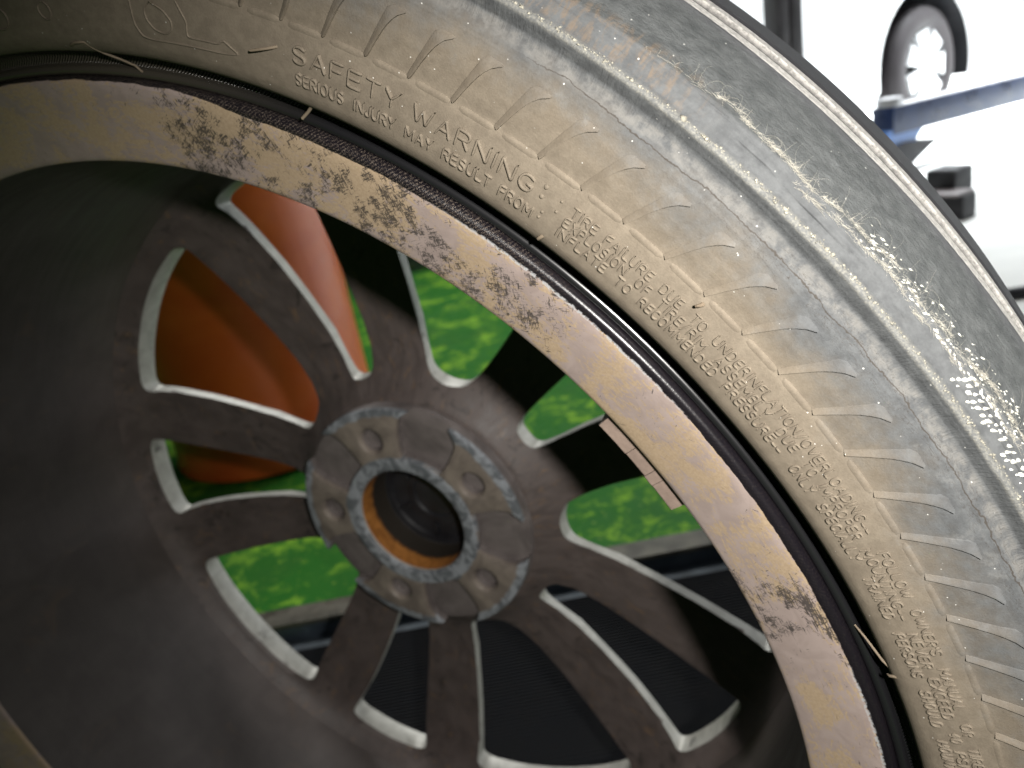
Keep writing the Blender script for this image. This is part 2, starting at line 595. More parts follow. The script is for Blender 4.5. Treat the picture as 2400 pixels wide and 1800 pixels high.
GL = {
    'A': (0.95, [[(0, 0), (.5, 1), (1, 0)], [(.19, .36), (.81, .36)]]),
    'B': (0.85, [[(0, 0), (0, 1), (.6, 1)] + arc(.62, .77, .3, .23, 90, -90, 6) + [(0, .54)], [(.6, .54)] + arc(.66, .27, .34, .27, 90, -90, 6) + [(0, 0)]]),
    'C': (0.92, [arc(.52, .5, .52, .5, 48, 312, 14)]),
    'D': (0.92, [[(0, 0), (0, 1), (.45, 1)] + arc(.45, .5, .55, .5, 90, -90, 10) + [(0, 0)]]),
    'E': (0.80, [[(1, 1), (0, 1), (0, 0), (1, 0)], [(0, .52), (.88, .52)]]),
    'F': (0.78, [[(1, 1), (0, 1), (0, 0)], [(0, .5), (.85, .5)]]),
    'G': (0.98, [arc(.52, .5, .52, .5, 45, 318, 14) + [(.98, .42), (.58, .42)]]),
    'H': (0.90, [[(0, 0), (0, 1)], [(1, 0), (1, 1)], [(0, .52), (1, .52)]]),
    'I': (0.06, [[(.5, 0), (.5, 1)]]),
    'J': (0.70, [[(1, 1), (1, .3)] + arc(.5, .3, .5, .3, 0, -180, 8)]),
    'L': (0.74, [[(0, 1), (0, 0), (1, 0)]]),
    'M': (1.12, [[(0, 0), (0, 1), (.5, .25), (1, 1), (1, 0)]]),
    'N': (0.95, [[(0, 0), (0, 1), (1, 0), (1, 1)]]),
    'O': (1.00, [arc(.5, .5, .5, .5, 90, 450, 20)]),
    'P': (0.82, [[(0, 0), (0, 1), (.6, 1)] + arc(.65, .74, .35, .26, 90, -90, 7) + [(0, .48)]]),
    'R': (0.88, [[(0, 0), (0, 1), (.6, 1)] + arc(.65, .75, .35, .25, 90, -90, 7) + [(0, .5)], [(.52, .5), (1, 0)]]),
    'S': (0.84, [arc(.5, .75, .46, .25, 25, 270, 10) + arc(.5, .25, .5, .25, 90, -155, 10)[1:]]),
    'T': (0.86, [[(0, 1), (1, 1)], [(.5, 1), (.5, 0)]]),
    'U': (0.90, [[(0, 1), (0, .38)] + arc(.5, .38, .5, .38, 180, 360, 10) + [(1, 1)]]),
    'V': (0.92, [[(0, 1), (.5, 0), (1, 1)]]),
    'W': (1.30, [[(0, 1), (.26, 0), (.5, .8), (.74, 0), (1, 1)]]),
    'X': (0.92, [[(0, 0), (1, 1)], [(0, 1), (1, 0)]]),
    'Y': (0.90, [[(0, 1), (.5, .48), (1, 1)], [(.5, .48), (.5, 0)]]),
    '/': (0.55, [[(0, -.05), (1, 1.05)]]),
    '-': (0.62, [[(0, .3), (1, .3)]]),
    "'": (0.05, [[(.5, .72), (.5, 1)]]),
    '4': (0.80, [[(.75, 0), (.75, 1), (0, .3), (1, .3)]]),
    '0': (0.80, [arc(.5, .5, .5, .5, 90, 450, 18)]),
}


def word(txt, p0, p1, rbase, cap, half, h):
    """strokes of a word set clockwise from angle p0 to p1 with its feet on radius rbase"""
    gap = 0.42
    tot = sum(GL[c][0] for c in txt) + gap * (len(txt) - 1)
    span = p0 - p1 - math.degrees(2 * half / rbase) * 0.6
    x = 0.0
    out = []
    for c in txt:
        w, st = GL[c]
        for s_ in st:
            out.append([(rbase + cap * y, p0 - math.degrees(half * .6 / rbase) - span * (x + w * gx) / tot) for gx, y in s_])
        x += w + gap
    return out


def text_line(words, rbase, cap, half, h, label):
    st = []
    for t, a, b in words:
        st += word(t, a, b, rbase, cap, half, h)
    return ribbon('lettering', st, half, h, RUB, tyre, step=0.42, rounding=1, label=label)


text_line([('SAFETY', 61.95, 55.9), ('WARNING', 55.15, 48.4)], 253.0, 3.4, 0.34, 0.62, 'raised rubber words SAFETY WARNING')
text_line([('SERIOUS', 61.8, 58.95), ('INJURY', 58.35, 55.95), ('MAY', 55.35, 53.75), ('RESULT', 53.2, 50.4), ('FROM', 49.9, 47.95)],
          248.45, 2.35, 0.26, 0.52, 'raised rubber words SERIOUS INJURY MAY RESULT FROM')
text_line([('TIRE', 46.35, 44.9), ('FAILURE', 44.45, 41.7), ('DUE', 41.15, 39.9), ('TO', 39.25, 38.4), ('UNDERINFLATION/OVERLOADING--', 37.85, 26.3),
           ('FOLLOW', 25.2, 22.55), ("OWNER'S", 21.85, 19.1), ('MANUAL', 18.3, 15.75), ('OR', 14.85, 14.1), ('TIRE', 13.3, 12.0)],
          254.4, 2.1, 0.22, 0.48, 'raised rubber words starting TIRE FAILURE DUE TO UNDERINFLATION')
text_line([('EXPLOSION', 46.45, 42.75), ('OF', 42.15, 41.35), ('TIRE/RIM', 40.75, 37.75), ('ASSEMBLY', 37.05, 33.5), ('DUE', 32.7, 31.4), ('TO', 30.7, 29.9),
           ('IMPROPER', 29.35, 26.15), ('MOUNTING--', 25.5, 21.25), ('NEVER', 20.45, 18.3), ('EXCEED', 17.7, 15.1), ('40', 14.2, 13.55), ('PSI', 12.95, 12.0)],
          251.55, 2.1, 0.22, 0.48, 'raised rubber words starting EXPLOSION OF TIRE/RIM ASSEMBLY')
text_line([('INFLATE', 46.5, 43.55), ('TO', 42.9, 42.0), ('RECOMMENDED', 41.45, 36.45), ('PRESSURE--', 35.85, 31.6), ('ONLY', 30.75, 29.1), ('SPECIALLY', 28.4, 24.95),
           ('TRAINED', 23.95, 21.35), ('PERSONS', 20.45, 17.65), ('SHOULD', 16.8, 14.45), ('MOUNT', 13.5, 11.6)],
          248.7, 2.1, 0.22, 0.48, 'raised rubber words starting INFLATE TO RECOMMENDED PRESSURE')
for r_, p_, q_ in ((256.2, 47.93, .55), (253.9, 47.92, .55), (251.1, 47.55, .36), (249.6, 47.6, .36), (255.7, 46.99, .36), (253.1, 46.98, .36)):
    dot('raised_dot', r_, p_, q_, 0.34, RUB, tyre)
# rotation mark: ring over a shallow tray with an arrow head
ribbon('moulded_mark', [[(257.5, 71.9), (250.9, 71.92), (248.6, 71.6), (248.3, 70.9), (249.2, 66.3), (250.0, 65.2), (251.0, 65.7), (252.3, 66.2), (251.0, 66.35), (250.6, 68.5), (253.8, 68.35), (257.8, 68.9)],
                        [(256.4, 70.55), (255.2, 69.8), (253.2, 69.35), (251.2, 69.4), (250.0, 69.9), (250.6, 70.6), (252.4, 71.0), (254.8, 71.05), (256.4, 70.6)]],
       0.17, 0.34, RUB, tyre, step=0.6, rounding=3, label='moulded ring and arrow outline on the rubber')
ribbon('moulded_mark', [[(252.2 + 2.0 * math.cos(t), 78.3 + 0.45 * math.sin(t)) for t in np.linspace(0, 6.283, 22)]], 0.18, 0.36, RUB, tyre, step=0.6)
ribbon('moulded_mark', [[(251.0 + 2.6 * math.cos(t), 82.3 + 0.8 * math.sin(t)) for t in np.linspace(0.4, 6.283, 22)]], 0.22, 0.4, RUB, tyre, step=0.6)

# --- sidewall blades and short rib pieces, one of each, turned round the axle
lo = [(260.2, 0.0), (262.2, -0.19), (264.3, -0.40), (266.2, -0.60), (268.0, -0.81), (269.4, -1.02), (270.6, -1.26), (271.8, -1.62)]
up = [(260.6, 0.24), (262.8, 0.05), (265.2, -0.15), (267.4, -0.34), (269.6, -0.53), (271.3, -0.66), (272.2, -0.92), (272.1, -1.55)]
V, Fc = [], []
K = 7
for (ra, pa), (rb_, pb) in zip(lo, up):
    for t, hh in ((0.0, -0.1), (0.02, 0.75), (0.16, 0.72), (0.5, 0.40), (0.85, 0.14), (0.97, 0.05), (1.0, -0.1)):
        V.append(surf(ra + (rb_ - ra) * t, pa + (pb - pa) * t, hh))
for i in range(len(lo) - 1):
    for c in range(K - 1):
        a = i * K + c
        Fc.append((a, a + K, a + K + 1, a + 1))
Fc.append(tuple(range(K)))
Fc.append(tuple((len(lo) - 1) * K + c for c in reversed(range(K))))
blade0 = mesh('sidewall_blade', V, Fc, RUB, tyre, sharp=50)
V, Fc = [], []
for i, t in enumerate(np.linspace(0, 1, 10)):
    e = 1.0 if 0 < i < 9 else 0.55
    p_ = -0.32 - 1.80 * t
    for c, hh in ((-0.95, -0.06), (-0.6, 0.12), (-0.1, 0.28), (0.35, 0.27), (0.56, 0.10), (0.66, -0.1)):
        V.append(surf(260.1 + c * e, p_, hh if e == 1 else hh * 0.4))
for i in range(9):
    for c in range(5):
        a = i * 6 + c
        Fc.append((a, a + 1, a + 7, a + 6))
Fc.append(tuple(range(6)))
Fc.append(tuple(54 + c for c in reversed(range(6))))
rib0 = mesh('sidewall_rib', V, Fc, RUB, tyre, sharp=75)
first = True
BL_P, BL_N = 32.62, 2.308
for k in range(-22, 28):
    aa = math.radians(BL_P + BL_N * k)
    b_, c_ = (blade0, rib0) if first else (blade0.copy(), rib0.copy())
    if not first:
        COL.objects.link(b_)
        COL.objects.link(c_)
    b_.rotation_euler = (0, 0, aa)
    c_.rotation_euler = (0, 0, aa)
    first = False


def tube3(name, P, rad, mat, parent, n=8, taper=1.0, **tags):
    """tube along local-metre points"""
    P = [Vector(p) for p in P]
    V, Fc = [], []
    up_ = Vector((0.3, 0.2, 0.93))
    for i, p in enumerate(P):
        d = (P[min(i + 1, len(P) - 1)] - P[max(i - 1, 0)]).normalized()
        a = d.cross(up_)
        a = a.normalized() if a.length > 1e-6 else Vector((1, 0, 0))
        b = d.cross(a).normalized()
        rr = rad * (1 + (taper - 1) * i / max(1, len(P) - 1))
        for k in range(n):
            t = 2 * math.pi * k / n
            V.append(p + a * rr * math.cos(t) + b * rr * math.sin(t))
    for i in range(len(P) - 1):
        for k in range(n):
            Fc.append((i * n + k, i * n + (k + 1) % n, (i + 1) * n + (k + 1) % n, (i + 1) * n + k))
    Fc.append(tuple(reversed(range(n))))
    Fc.append(tuple((len(P) - 1) * n + k for k in range(n)))
    return mesh(name, V, Fc, mat, parent, sharp=50, **tags)


def lpt(r_, p_, z_):
    return (r_ * math.cos(math.radians(p_)) * S, r_ * math.sin(math.radians(p_)) * S, z_ * S)


spew = simple('spew_rubber', (0.15, 0.118, 0.084), 0.7, 0.3, var=0.15, scale=400)
# moulding hairs standing out of the rubber
tube3('vent_hair', [surf(254.6, 62.9, -0.2), surf(254.3, 63.1, 0.8), surf(253.4, 63.65, 1.5), surf(252.6, 64.2, 1.7)], 0.36 * S, spew, tyre, taper=0.8)
tube3('vent_hair', [surf(258.6, 39.35, -0.2), surf(258.5, 39.42, 0.9), surf(258.3, 39.55, 1.9)], 0.5 * S, spew, tyre, taper=0.6)
tube3('vent_hair', [lpt(244.6, 77.7, 6.2), lpt(245.2, 77.2, 7.0), lpt(245.4, 76.5, 6.6), lpt(244.2, 76.3, 5.4), lpt(242.8, 76.0, 3.2), lpt(241.5, 75.4, 1.0), lpt(240.2, 74.7, -0.4), lpt(238.8, 74.3, -0.9)],
      0.38 * S, spew, tyre, taper=0.7)
tube3('vent_hair', [lpt(243.3, 61.5, 3.5), lpt(241.6, 61.8, 2.6), lpt(239.4, 62.2, 2.2)], 0.42 * S, spew, tyre, taper=0.95)
tube3('vent_hair', [surf(246.0, 47.0, -0.3), surf(245.3, 47.1, 0.5), lpt(244.0, 47.25, 5.0)], 0.55 * S, spew, tyre, taper=0.5)
tube3('vent_hair', [lpt(243.6, 17.5, 4.0), lpt(242.6, 17.9, 3.6), lpt(240.6, 19.1, 1.4), lpt(239.0, 19.6, -0.8)], 0.34 * S, spew, tyre, taper=0.7)
tube3('vent_hair', [surf(244.6, 17.2, -0.3), surf(243.8, 17.2, 0.6), lpt(242.6, 17.1, 4.2)], 0.45 * S, spew, tyre, taper=0.5)

# --- crumbs along the crest, frayed cord, exposed cord ends
crumb_m = simple('rubber_crumb', (0.27, 0.255, 0.21), 0.8, 0.3, var=0.35, scale=700)
fibre_m = simple('cord_fibre', (0.42, 0.40, 0.345), 0.75, 0.3, var=0.2, scale=500)
cord_m = simple('white_cord', (0.80, 0.77, 0.68), 0.7, 0.3, var=0.3, scale=600)
OCT = np.array([(1, 0, 0), (-1, 0, 0), (0, 1, 0), (0, -1, 0), (0, 0, 1), (0, 0, -1)], float)
OCF = [(0, 2, 4), (2, 1, 4), (1, 3, 4), (3, 0, 4), (2, 0, 5), (1, 2, 5), (3, 1, 5), (0, 3, 5)]


def bits(name, items, mat, parent, **tags):
    """items: (centre local-metre, size vector, in-plane angle deg, tilt)"""
    V, Fc = [], []
    for c, s_, a, phd in items:
        b0 = len(V)
        q = OCT * np.array(s_) * (1 + rng.uniform(-0.3, 0.3, (6, 3)))
        ca, sa = math.cos(a), math.sin(a)
        q = np.stack([q[:, 0] * ca - q[:, 1] * sa, q[:, 0] * sa + q[:, 1] * ca, q[:, 2]], 1)
        t = math.radians(phd)
        er = np.array([math.cos(t), math.sin(t), 0])
        et = np.array([-math.sin(t), math.cos(t), 0])
        for w in q:
            V.append(np.array(c) + (er * w[0] + et * w[1] + np.array([0, 0, 1]) * w[2]) * S)
        Fc += [tuple(b0 + i for i in f_) for f_ in OCF]
    return mesh(name, V, Fc, mat, parent, smooth=True, **tags)


it = []
for i in range(1900):
    p_ = rng.uniform(18, 72)
    if rng.random() > 0.35 + 0.65 * (0.5 + 0.5 * math.sin(p_ * 2.1 + 3 * math.sin(p_ * 0.7))):
        continue
    s_ = rng.gamma(2.0, 0.062)
    it.append((surf(282.45 + rng.normal(0, 0.16), p_, 0.05), (s_, s_ * rng.uniform(0.8, 2.0), s_ * 0.8), rng.uniform(-.5, .5), p_))
bits('crest_crumbs', it, crumb_m, tyre, kind='stuff', label='pale rubber crumbs along the worn crest')

# frayed fibres along the shoulder line
V, Fc = [], []


def fibre(P, w):
    b0 = len(V)
    P = [np.array(p) for p in P]
    for i, p in enumerate(P):
        d = P[min(i + 1, len(P) - 1)] - P[max(i - 1, 0)]
        d = d / (np.linalg.norm(d) + 1e-12)
        a = np.cross(d, (0.35, 0.2, 0.9))
        a /= np.linalg.norm(a) + 1e-12
        b = np.cross(d, a)
        ww = w * (1.0 if i < len(P) - 1 else 0.3)
        for t in (0, 2.1, 4.2):
            V.append(p + (a * math.cos(t) + b * math.sin(t)) * ww)
    for i in range(len(P) - 1):
        for k in range(3):
            Fc.append((b0 + i * 3 + k, b0 + i * 3 + (k + 1) % 3, b0 + i * 3 + 3 + (k + 1) % 3, b0 + i * 3 + 3 + k))


def l2r(p_):
    return 287.6 + 0.35 * math.sin(p_ * 0.9) + 0.25 * math.sin(p_ * 2.3 + 1)


for p0, p1, cnt, off in ((26, 44.5, 1400, 0.0), (27, 40.5, 750, -1.25), (44.5, 47.5, 30, 0.1)):
    for i in range(cnt):
        p_ = rng.uniform(p0, p1)
        dens = 0.55 + 0.45 * math.sin(p_ * 3.1 + off * 3 + math.sin(p_ * 1.3) * 2)
        if rng.random() > 0.25 + 0.75 * dens:
            continue
        r0_ = l2r(p_) + off + rng.normal(0, 0.16)
        L = rng.gamma(2.2, 0.42)
        if rng.random() < 0.72:      # along the line
            da, dr_ = -L * 1.3, rng.normal(0, 0.25)
        else:                        # splayed outwards
            da, dr_ = rng.normal(0, 0.8), abs(rng.normal(0, 1.0)) * L * 0.7
        h1 = abs(rng.normal(0.15, 0.25))
        fibre([surf(r0_, p_, 0.0), surf(r0_ + dr_ * 0.5, p_ + da * 0.5 * 0.2, 0.12 + h1 * .5), surf(r0_ + dr_, p_ + da * 0.2, 0.06 + h1 * .45)], 0.024 * S)
for i in range(50):                  # a few long loose hairs
    p_ = rng.uniform(27, 46)
    a_ = rng.uniform(0, 6.28)
    L = rng.uniform(1.5, 4.5)
    cu = rng.normal(0, 0.7)
    fibre([surf(l2r(p_) + 0.3 + L * t * abs(math.sin(a_ + cu * t)) * 0.8, p_ + 0.22 * L * t * math.cos(a_ + cu * t), 0.1 + 0.8 * math.sin(t * 3.1)) for t in np.linspace(0, 1, 7)], 0.013 * S)
mesh('frayed_fibres', V, Fc, fibre_m, tyre, kind='stuff', label='frayed cream textile fibres at the worn shoulder')

# cord bundles laid bare: oblique rows of short lumps
it = []
for row in range(6):
    for j in range(26):
        p_ = 31.4 - 0.34 * j - 0.14 * row
        r_ = 284.0 + 0.78 * row - 0.02 * j + rng.normal(0, 0.08)
        if p_ < 20:
            continue
        w = math.exp(-((row - 1.4) / 1.6) ** 2)
        if rng.random() < 0.10 + 0.30 * (1 - w):
            continue
        s_ = (0.34 + 0.40 * w) * rng.uniform(0.6, 1.2)
        it.append((surf(r_, p_ + rng.normal(0, 0.04), -0.05), (s_ * 1.25, s_ * 0.62, s_ * 0.55), -0.75 + rng.normal(0, 0.2), p_))
for i in range(170):
    p_ = rng.uniform(25.0, 37.5)
    r_ = 287.9 + rng.uniform(-1.2, 1.6)
    s_ = rng.uniform(0.12, 0.3)
    it.append((surf(r_, p_, 0.0), (s_ * 0.6, s_ * rng.uniform(1.5, 3.5), s_ * 0.5), rng.normal(0.35, 0.25), p_))
for i in range(34):                  # paler flecks between
    p_ = 33.2 - 4.6 * i / 34 + rng.normal(0, 0.05)
    s_ = rng.uniform(0.2, 0.42)
    it.append((surf(286.3 + rng.normal(0, 0.18), p_, 0.0), (s_ * 0.6, s_ * 1.9, s_ * 0.5), rng.normal(0.0, 0.2), p_))
bits('bare_cords', it, cord_m, tyre, kind='stuff', label='bare white cord ends showing through the rubber')

# --- rim: flange with dirt, dark lip, barrel
rm = NT('dirty_flange', 0.6, 0.35)
r, ph, zz, pv = rm.polar()
b1 = rm.noise(pv, 0.045, 4, 0.6, 0.6)
b2 = rm.noise(pv, 0.16, 5, 0.6, 0.8)
b3 = rm.noise(pv, 1.3, 4, 0.6)
paint = rm.mix(rm.mr(b2, 0.3, 0.7), (0.27, 0.215, 0.195), (0.32, 0.258, 0.236))
dirt = rm.mix(rm.mr(b3, 0.3, 0.7), (0.315, 0.235, 0.155), (0.375, 0.285, 0.195))
swirl = rm.noise(rm.rot(rm.vmul(pv, (0.35, 1.0, 0.5)), 0.5), 0.5, 5, 0.65, 2.5)
dm = rm.mr(rm.m('ADD', rm.m('MULTIPLY', b1, 0.62), rm.m('MULTIPLY', swirl, 0.42)), 0.50, 0.54)
c = rm.mix(dm, paint, dirt)
# black scuffs in clusters of short strokes
sc1 = rm.noise(rm.rot(rm.vmul(pv, (1.0, 1.0, 1.0)), 0.7), 1.0, 2, 0.5, 0.6)
s1 = rm.noise(rm.vmul(rm.rot(pv, 0.55), (3.3, 0.36, 1.0)), 1.0, 3, 0.55, 0.7)
s2 = rm.noise(rm.vmul(rm.rot(pv, -0.85), (3.0, 0.34, 1.0)), 1.0, 3, 0.55, 0.7)
s3 = rm.noise(rm.vmul(pv, (0.16, 2.4, 1.0)), 1.0, 3, 0.6, 0.4)
s4 = rm.noise(pv, 1.9, 5, 0.65, 1.6)
cl = rm.noise(pv, 0.06, 3, 0.6, 0.5)
clm = rm.m('MULTIPLY', rm.mr(cl, 0.34, 0.56), rm.mr(rm.noise(pv, 0.25, 3), 0.3, 0.65, 0.4, 1.0))
# scuffing is dense on the upper arc and again low on the right
arcm = rm.m('MAXIMUM', rm.band(ph, math.radians(43), math.radians(75), 0.05), rm.m('MULTIPLY', rm.band(ph, math.radians(16), math.radians(24), 0.04), 1.0))
arcm = rm.m('MAXIMUM', arcm, 0.35)
clm = rm.m('MULTIPLY', clm, arcm)
th = rm.mr(clm, 0.0, 1.0, 0.755, 0.475, smooth=False)
st = rm.m('MAXIMUM', rm.m('MAXIMUM', s1, s2), rm.m('MULTIPLY', s4, 0.88))
st = rm.m('MAXIMUM', st, rm.m('MULTIPLY', s3, rm.mr(ph, math.radians(30), math.radians(20), 0.8, 1.05)))
scf = rm.mr(rm.m('SUBTRACT', st, th), 0.0, 0.05)
c = rm.mix(rm.m('MULTIPLY', scf, 0.88), c, (0.035, 0.03, 0.028))
# lip: black paint laid bare, with metallic glitter and hatched residue
rl = rm.m('ADD', r, rm.m('MULTIPLY', rm.m('SUBTRACT', rm.noise(pv, 0.16, 4, 0.7), 0.5), 1.3))
lipw = rm.mr(ph, math.radians(72), math.radians(66), 235.7, 233.9)
lip = rm.mr(rl, lipw, rm.m('ADD', lipw, 0.25))
gl = rm.noise(pv, 3.2, 3, 0.7)
hs = rm.m('SINE', rm.m('ADD', rm.m('MULTIPLY', ph, 1400.0), rm.m('MULTIPLY', r, 5.0)))
res = rm.m('MULTIPLY', rm.mr(rm.m('ADD', rm.m('MULTIPLY', hs, 0.05), gl), 0.52, 0.64), rm.mr(ph, math.radians(42), math.radians(52), 0.06, 0.6))
lipc = rm.mix(res, (0.006, 0.005, 0.007), (0.16, 0.13, 0.105))
c = rm.mix(lip, c, lipc)
# bare bright metal along the edge of the lip
ml = rm.m('MULTIPLY', rm.band(rl, 233.5, 234.25, 0.2), rm.m('MAXIMUM', rm.band(ph, math.radians(37), math.radians(51), 0.06), rm.band(ph, math.radians(5), math.radians(16), 0.03)))
ml = rm.m('MULTIPLY', ml, rm.mr(rm.noise(pv, 0.8, 4, 0.7), 0.42, 0.6))
c = rm.mix(ml, c, (0.62, 0.62, 0.64))
rm.color(c)
rm.rough(rm.m('SUBTRACT', rm.mr(lip, 0, 1, 0.62, 0.30), rm.m('MULTIPLY', ml, 0.1)))
rm.put(rm.b.inputs['Metallic'], rm.m('MULTIPLY', ml, 0.6))
h = rm.m('MULTIPLY', b3, 0.045)
h = rm.m('ADD', h, rm.m('MULTIPLY', rm.m('MULTIPLY', gl, rm.mr(r, 234.2, 234.8)), rm.mr(ph, math.radians(42), math.radians(52), 0.02, 0.14)))
rm.bump(h, 0.0011, 0.8)
FLANGE = rm.mat

rim = empty('rim', (0, 0, 0))
rim.parent = wheel
part(rim)
fp = [(238.6, -10), (237.6, -7.0), (237.1, -4.0), (236.95, -2.0), (236.6, -0.8), (236.0, -0.15), (235.2, 0.05), (234.0, -0.15), (231.5, -1.1), (227.0, -3.2), (222.0, -5.7), (217.5, -7.9), (214.6, -9.3), (213.6, -9.9), (213.15, -10.6), (213.1, -11.5)]
v_, f_ = revolve(fp, 540)
mesh('flange', v_, f_, FLANGE, rim, sharp=60, label='dirt smeared inner rim flange with scuffs and black lip')

bm_ = NT('grimy_barrel', 0.42, 0.4)
r, ph, zz, pv = bm_.polar()
nz = bm_.noise(pv, 0.05, 5, 0.6, 0.5)
nz2 = bm_.noise(bm_.vmul(pv, (0.02, 0.3, 0.3)), 1.0, 4, 0.6)
cc_ = bm_.mix(bm_.mr(nz, 0.3, 0.7), (0.042, 0.036, 0.035), (0.054, 0.047, 0.045))
cc_ = bm_.mix(bm_.mr(zz, -90, -140), cc_, bm_.mix(bm_.mr(nz, 0.3, 0.7), (0.064, 0.052, 0.048), (0.080, 0.066, 0.061)))
cc_ = bm_.mix(bm_.m('MULTIPLY', bm_.mr(bm_.noise(pv, 0.035, 4, 0.6, 1.0), 0.60, 0.74), 0.2), cc_, (0.13, 0.085, 0.05))
bm_.color(cc_)
bm_.rough(bm_.mr(nz2, 0.3, 0.7, 0.52, 0.66))
bm_.bump(bm_.noise(pv, 0.8, 3), 0.0003, 0.15)
BARREL = bm_.mat
bp = [(213.1, -11.5), (212.6, -13), (211.2, -20), (209.5, -40), (208.0, -70), (206.6, -100), (205.4, -125), (204.6, -140), (204.3, -150), (204.6, -154), (207, -158), (215, -163), (227, -168), (237, -172),
      (238.8, -171), (238, -168), (230, -163), (222, -158), (217, -150), (217, -40), (221, -20), (232, -14), (238.6, -10)]
v_, f_ = revolve(bp, 360)
mesh('barrel', v_, f_, BARREL, rim, sharp=45)

# --- spoked disc: turned plate with ten windows cut through it
zb = [(33, -149), (60, -147.5), (68, -146.6), (70, -147), (74, -150), (79, -154.4), (85, -158.2), (95, -161.3), (110, -162.6), (130, -161.5), (155, -158.5), (175, -154.5), (188, -150.5), (197, -146), (202, -140), (205.6, -132)]
zbr = np.array([q[0] for q in zb])
zbz = np.array([q[1] for q in zb])
rs = [33, 45, 60, 68, 70, 72, 74, 76.5, 79, 82, 85, 90, 95, 102, 110, 118, 130, 142, 155, 165, 175, 182, 188, 193, 197, 200, 202, 204, 205.6]
back = [(q, float(np.interp(q, zbr, zbz))) for q in rs]
front = [(q, float(np.interp(q, [30, 60, 85, 110, 150, 206], [-160, -162, -164.5, -168.5, -165, -155.5]))) for q in rs]
ring = back + front[::-1]
v_, f_ = revolve(ring, 180, close=True)
disc_me = bpy.data.meshes.new('disc_tmp')
disc_me.from_pydata([tuple(q) for q in v_], [], f_)
disc_o = bpy.data.objects.new('disc_tmp', disc_me)
COL.objects.link(disc_o)


def rounded_poly(pts, it=3):
    """corner cutting of a closed outline in the plane"""
    P = np.array(pts, float)
    for _ in range(it):
        Q = []
        for i in range(len(P)):
            a, b = P[i], P[(i + 1) % len(P)]
            Q += [a * 0.78 + b * 0.22, a * 0.22 + b * 0.78]
        P = np.array(Q)
    return P


def pc(r_, p_):
    return (r_ * math.cos(math.radians(p_)), r_ * math.sin(math.radians(p_)))


wide = [(80.5, 139.5), (83.5, 132), (92, 129.4), (110, 127.2), (145, 125.3), (180, 124.2), (195.5, 123.6), (197, 132), (197.3, 140), (197, 149), (195.5, 157.2), (180, 155.8), (145, 154.2), (115, 152.2), (95, 149.6), (84, 146.8)]
narrow = [(81, 176.0), (82.5, 170.8), (95, 169.6), (130, 169.2), (165, 168.6), (185, 167.8), (196, 167.4), (197, 176), (196, 184.4), (185, 183.6), (165, 182.9), (130, 182.4), (95, 182.2), (82.5, 181.2)]
cv, cf = [], []
for k in range(5):
    for sh in (wide, narrow):
        P = rounded_poly([pc(a, b + 72 * k) for a, b in sh], 3)
        n_ = len(P)
        cen = P.mean(0)
        b0 = len(cv)
        for z_, sc in ((-120, 1.05), (-155, 1.012), (-166, 1.0), (-200, 0.985)):
            for q in P:
                w_ = cen + (q - cen) * sc
                cv.append((w_[0] * S, w_[1] * S, z_ * S))
        for l in range(3):
            for i in range(n_):
                j = (i + 1) % n_
                cf.append((b0 + l * n_ + i, b0 + (l + 1) * n_ + i, b0 + (l + 1) * n_ + j, b0 + l * n_ + j))
        cf.append(tuple(b0 + i for i in range(n_)))
        cf.append(tuple(b0 + 3 * n_ + i for i in reversed(range(n_))))
cut_me = bpy.data.meshes.new('cut_tmp')
cut_me.from_pydata(cv, [], cf)
for me_ in (cut_me, disc_me):
    b_ = bmesh.new()
    b_.from_mesh(me_)
    bmesh.ops.recalc_face_normals(b_, faces=b_.faces)
    b_.to_mesh(me_)
    b_.free()
cut_o = bpy.data.objects.new('cut_tmp', cut_me)
COL.objects.link(cut_o)
bo = disc_o.modifiers.new('b', 'BOOLEAN')
bo.operation = 'DIFFERENCE'
bo.solver = 'EXACT'
bo.object = cut_o
dg = bpy.context.evaluated_depsgraph_get()
me_ = bpy.data.meshes.new_from_object(disc_o.evaluated_get(dg))
bpy.data.objects.remove(disc_o)
bpy.data.objects.remove(cut_o)
b_ = bmesh.new()
b_.from_mesh(me_)
bmesh.ops.remove_doubles(b_, verts=b_.verts, dist=0.00002)
bmesh.ops.dissolve_degenerate(b_, dist=0.00002, edges=b_.edges)
# round the window edges
ed = []
for e in b_.edges:
    if e.is_manifold and e.calc_face_angle(0) > 0.9:
        m0 = (e.verts[0].co + e.verts[1].co) / 2
        if m0.xy.length > 74 * S and m0.xy.length < 200 * S and m0.z > np.interp(m0.xy.length / S, zbr, zbz) * S - 3 * S:
            ed.append(e)
bmesh.ops.bevel(b_, geom=ed, offset=1.5 * S, segments=3, profile=0.5, affect='EDGES', clamp_overlap=True)
b_.to_mesh(me_)
b_.free()
me_.polygons.foreach_set('use_smooth', [True] * len(me_.polygons))
me_.set_sharp_from_angle(angle=math.radians(40))
me_.update()
cn = np.array([n_.vector[:] for n_ in me_.corner_normals])

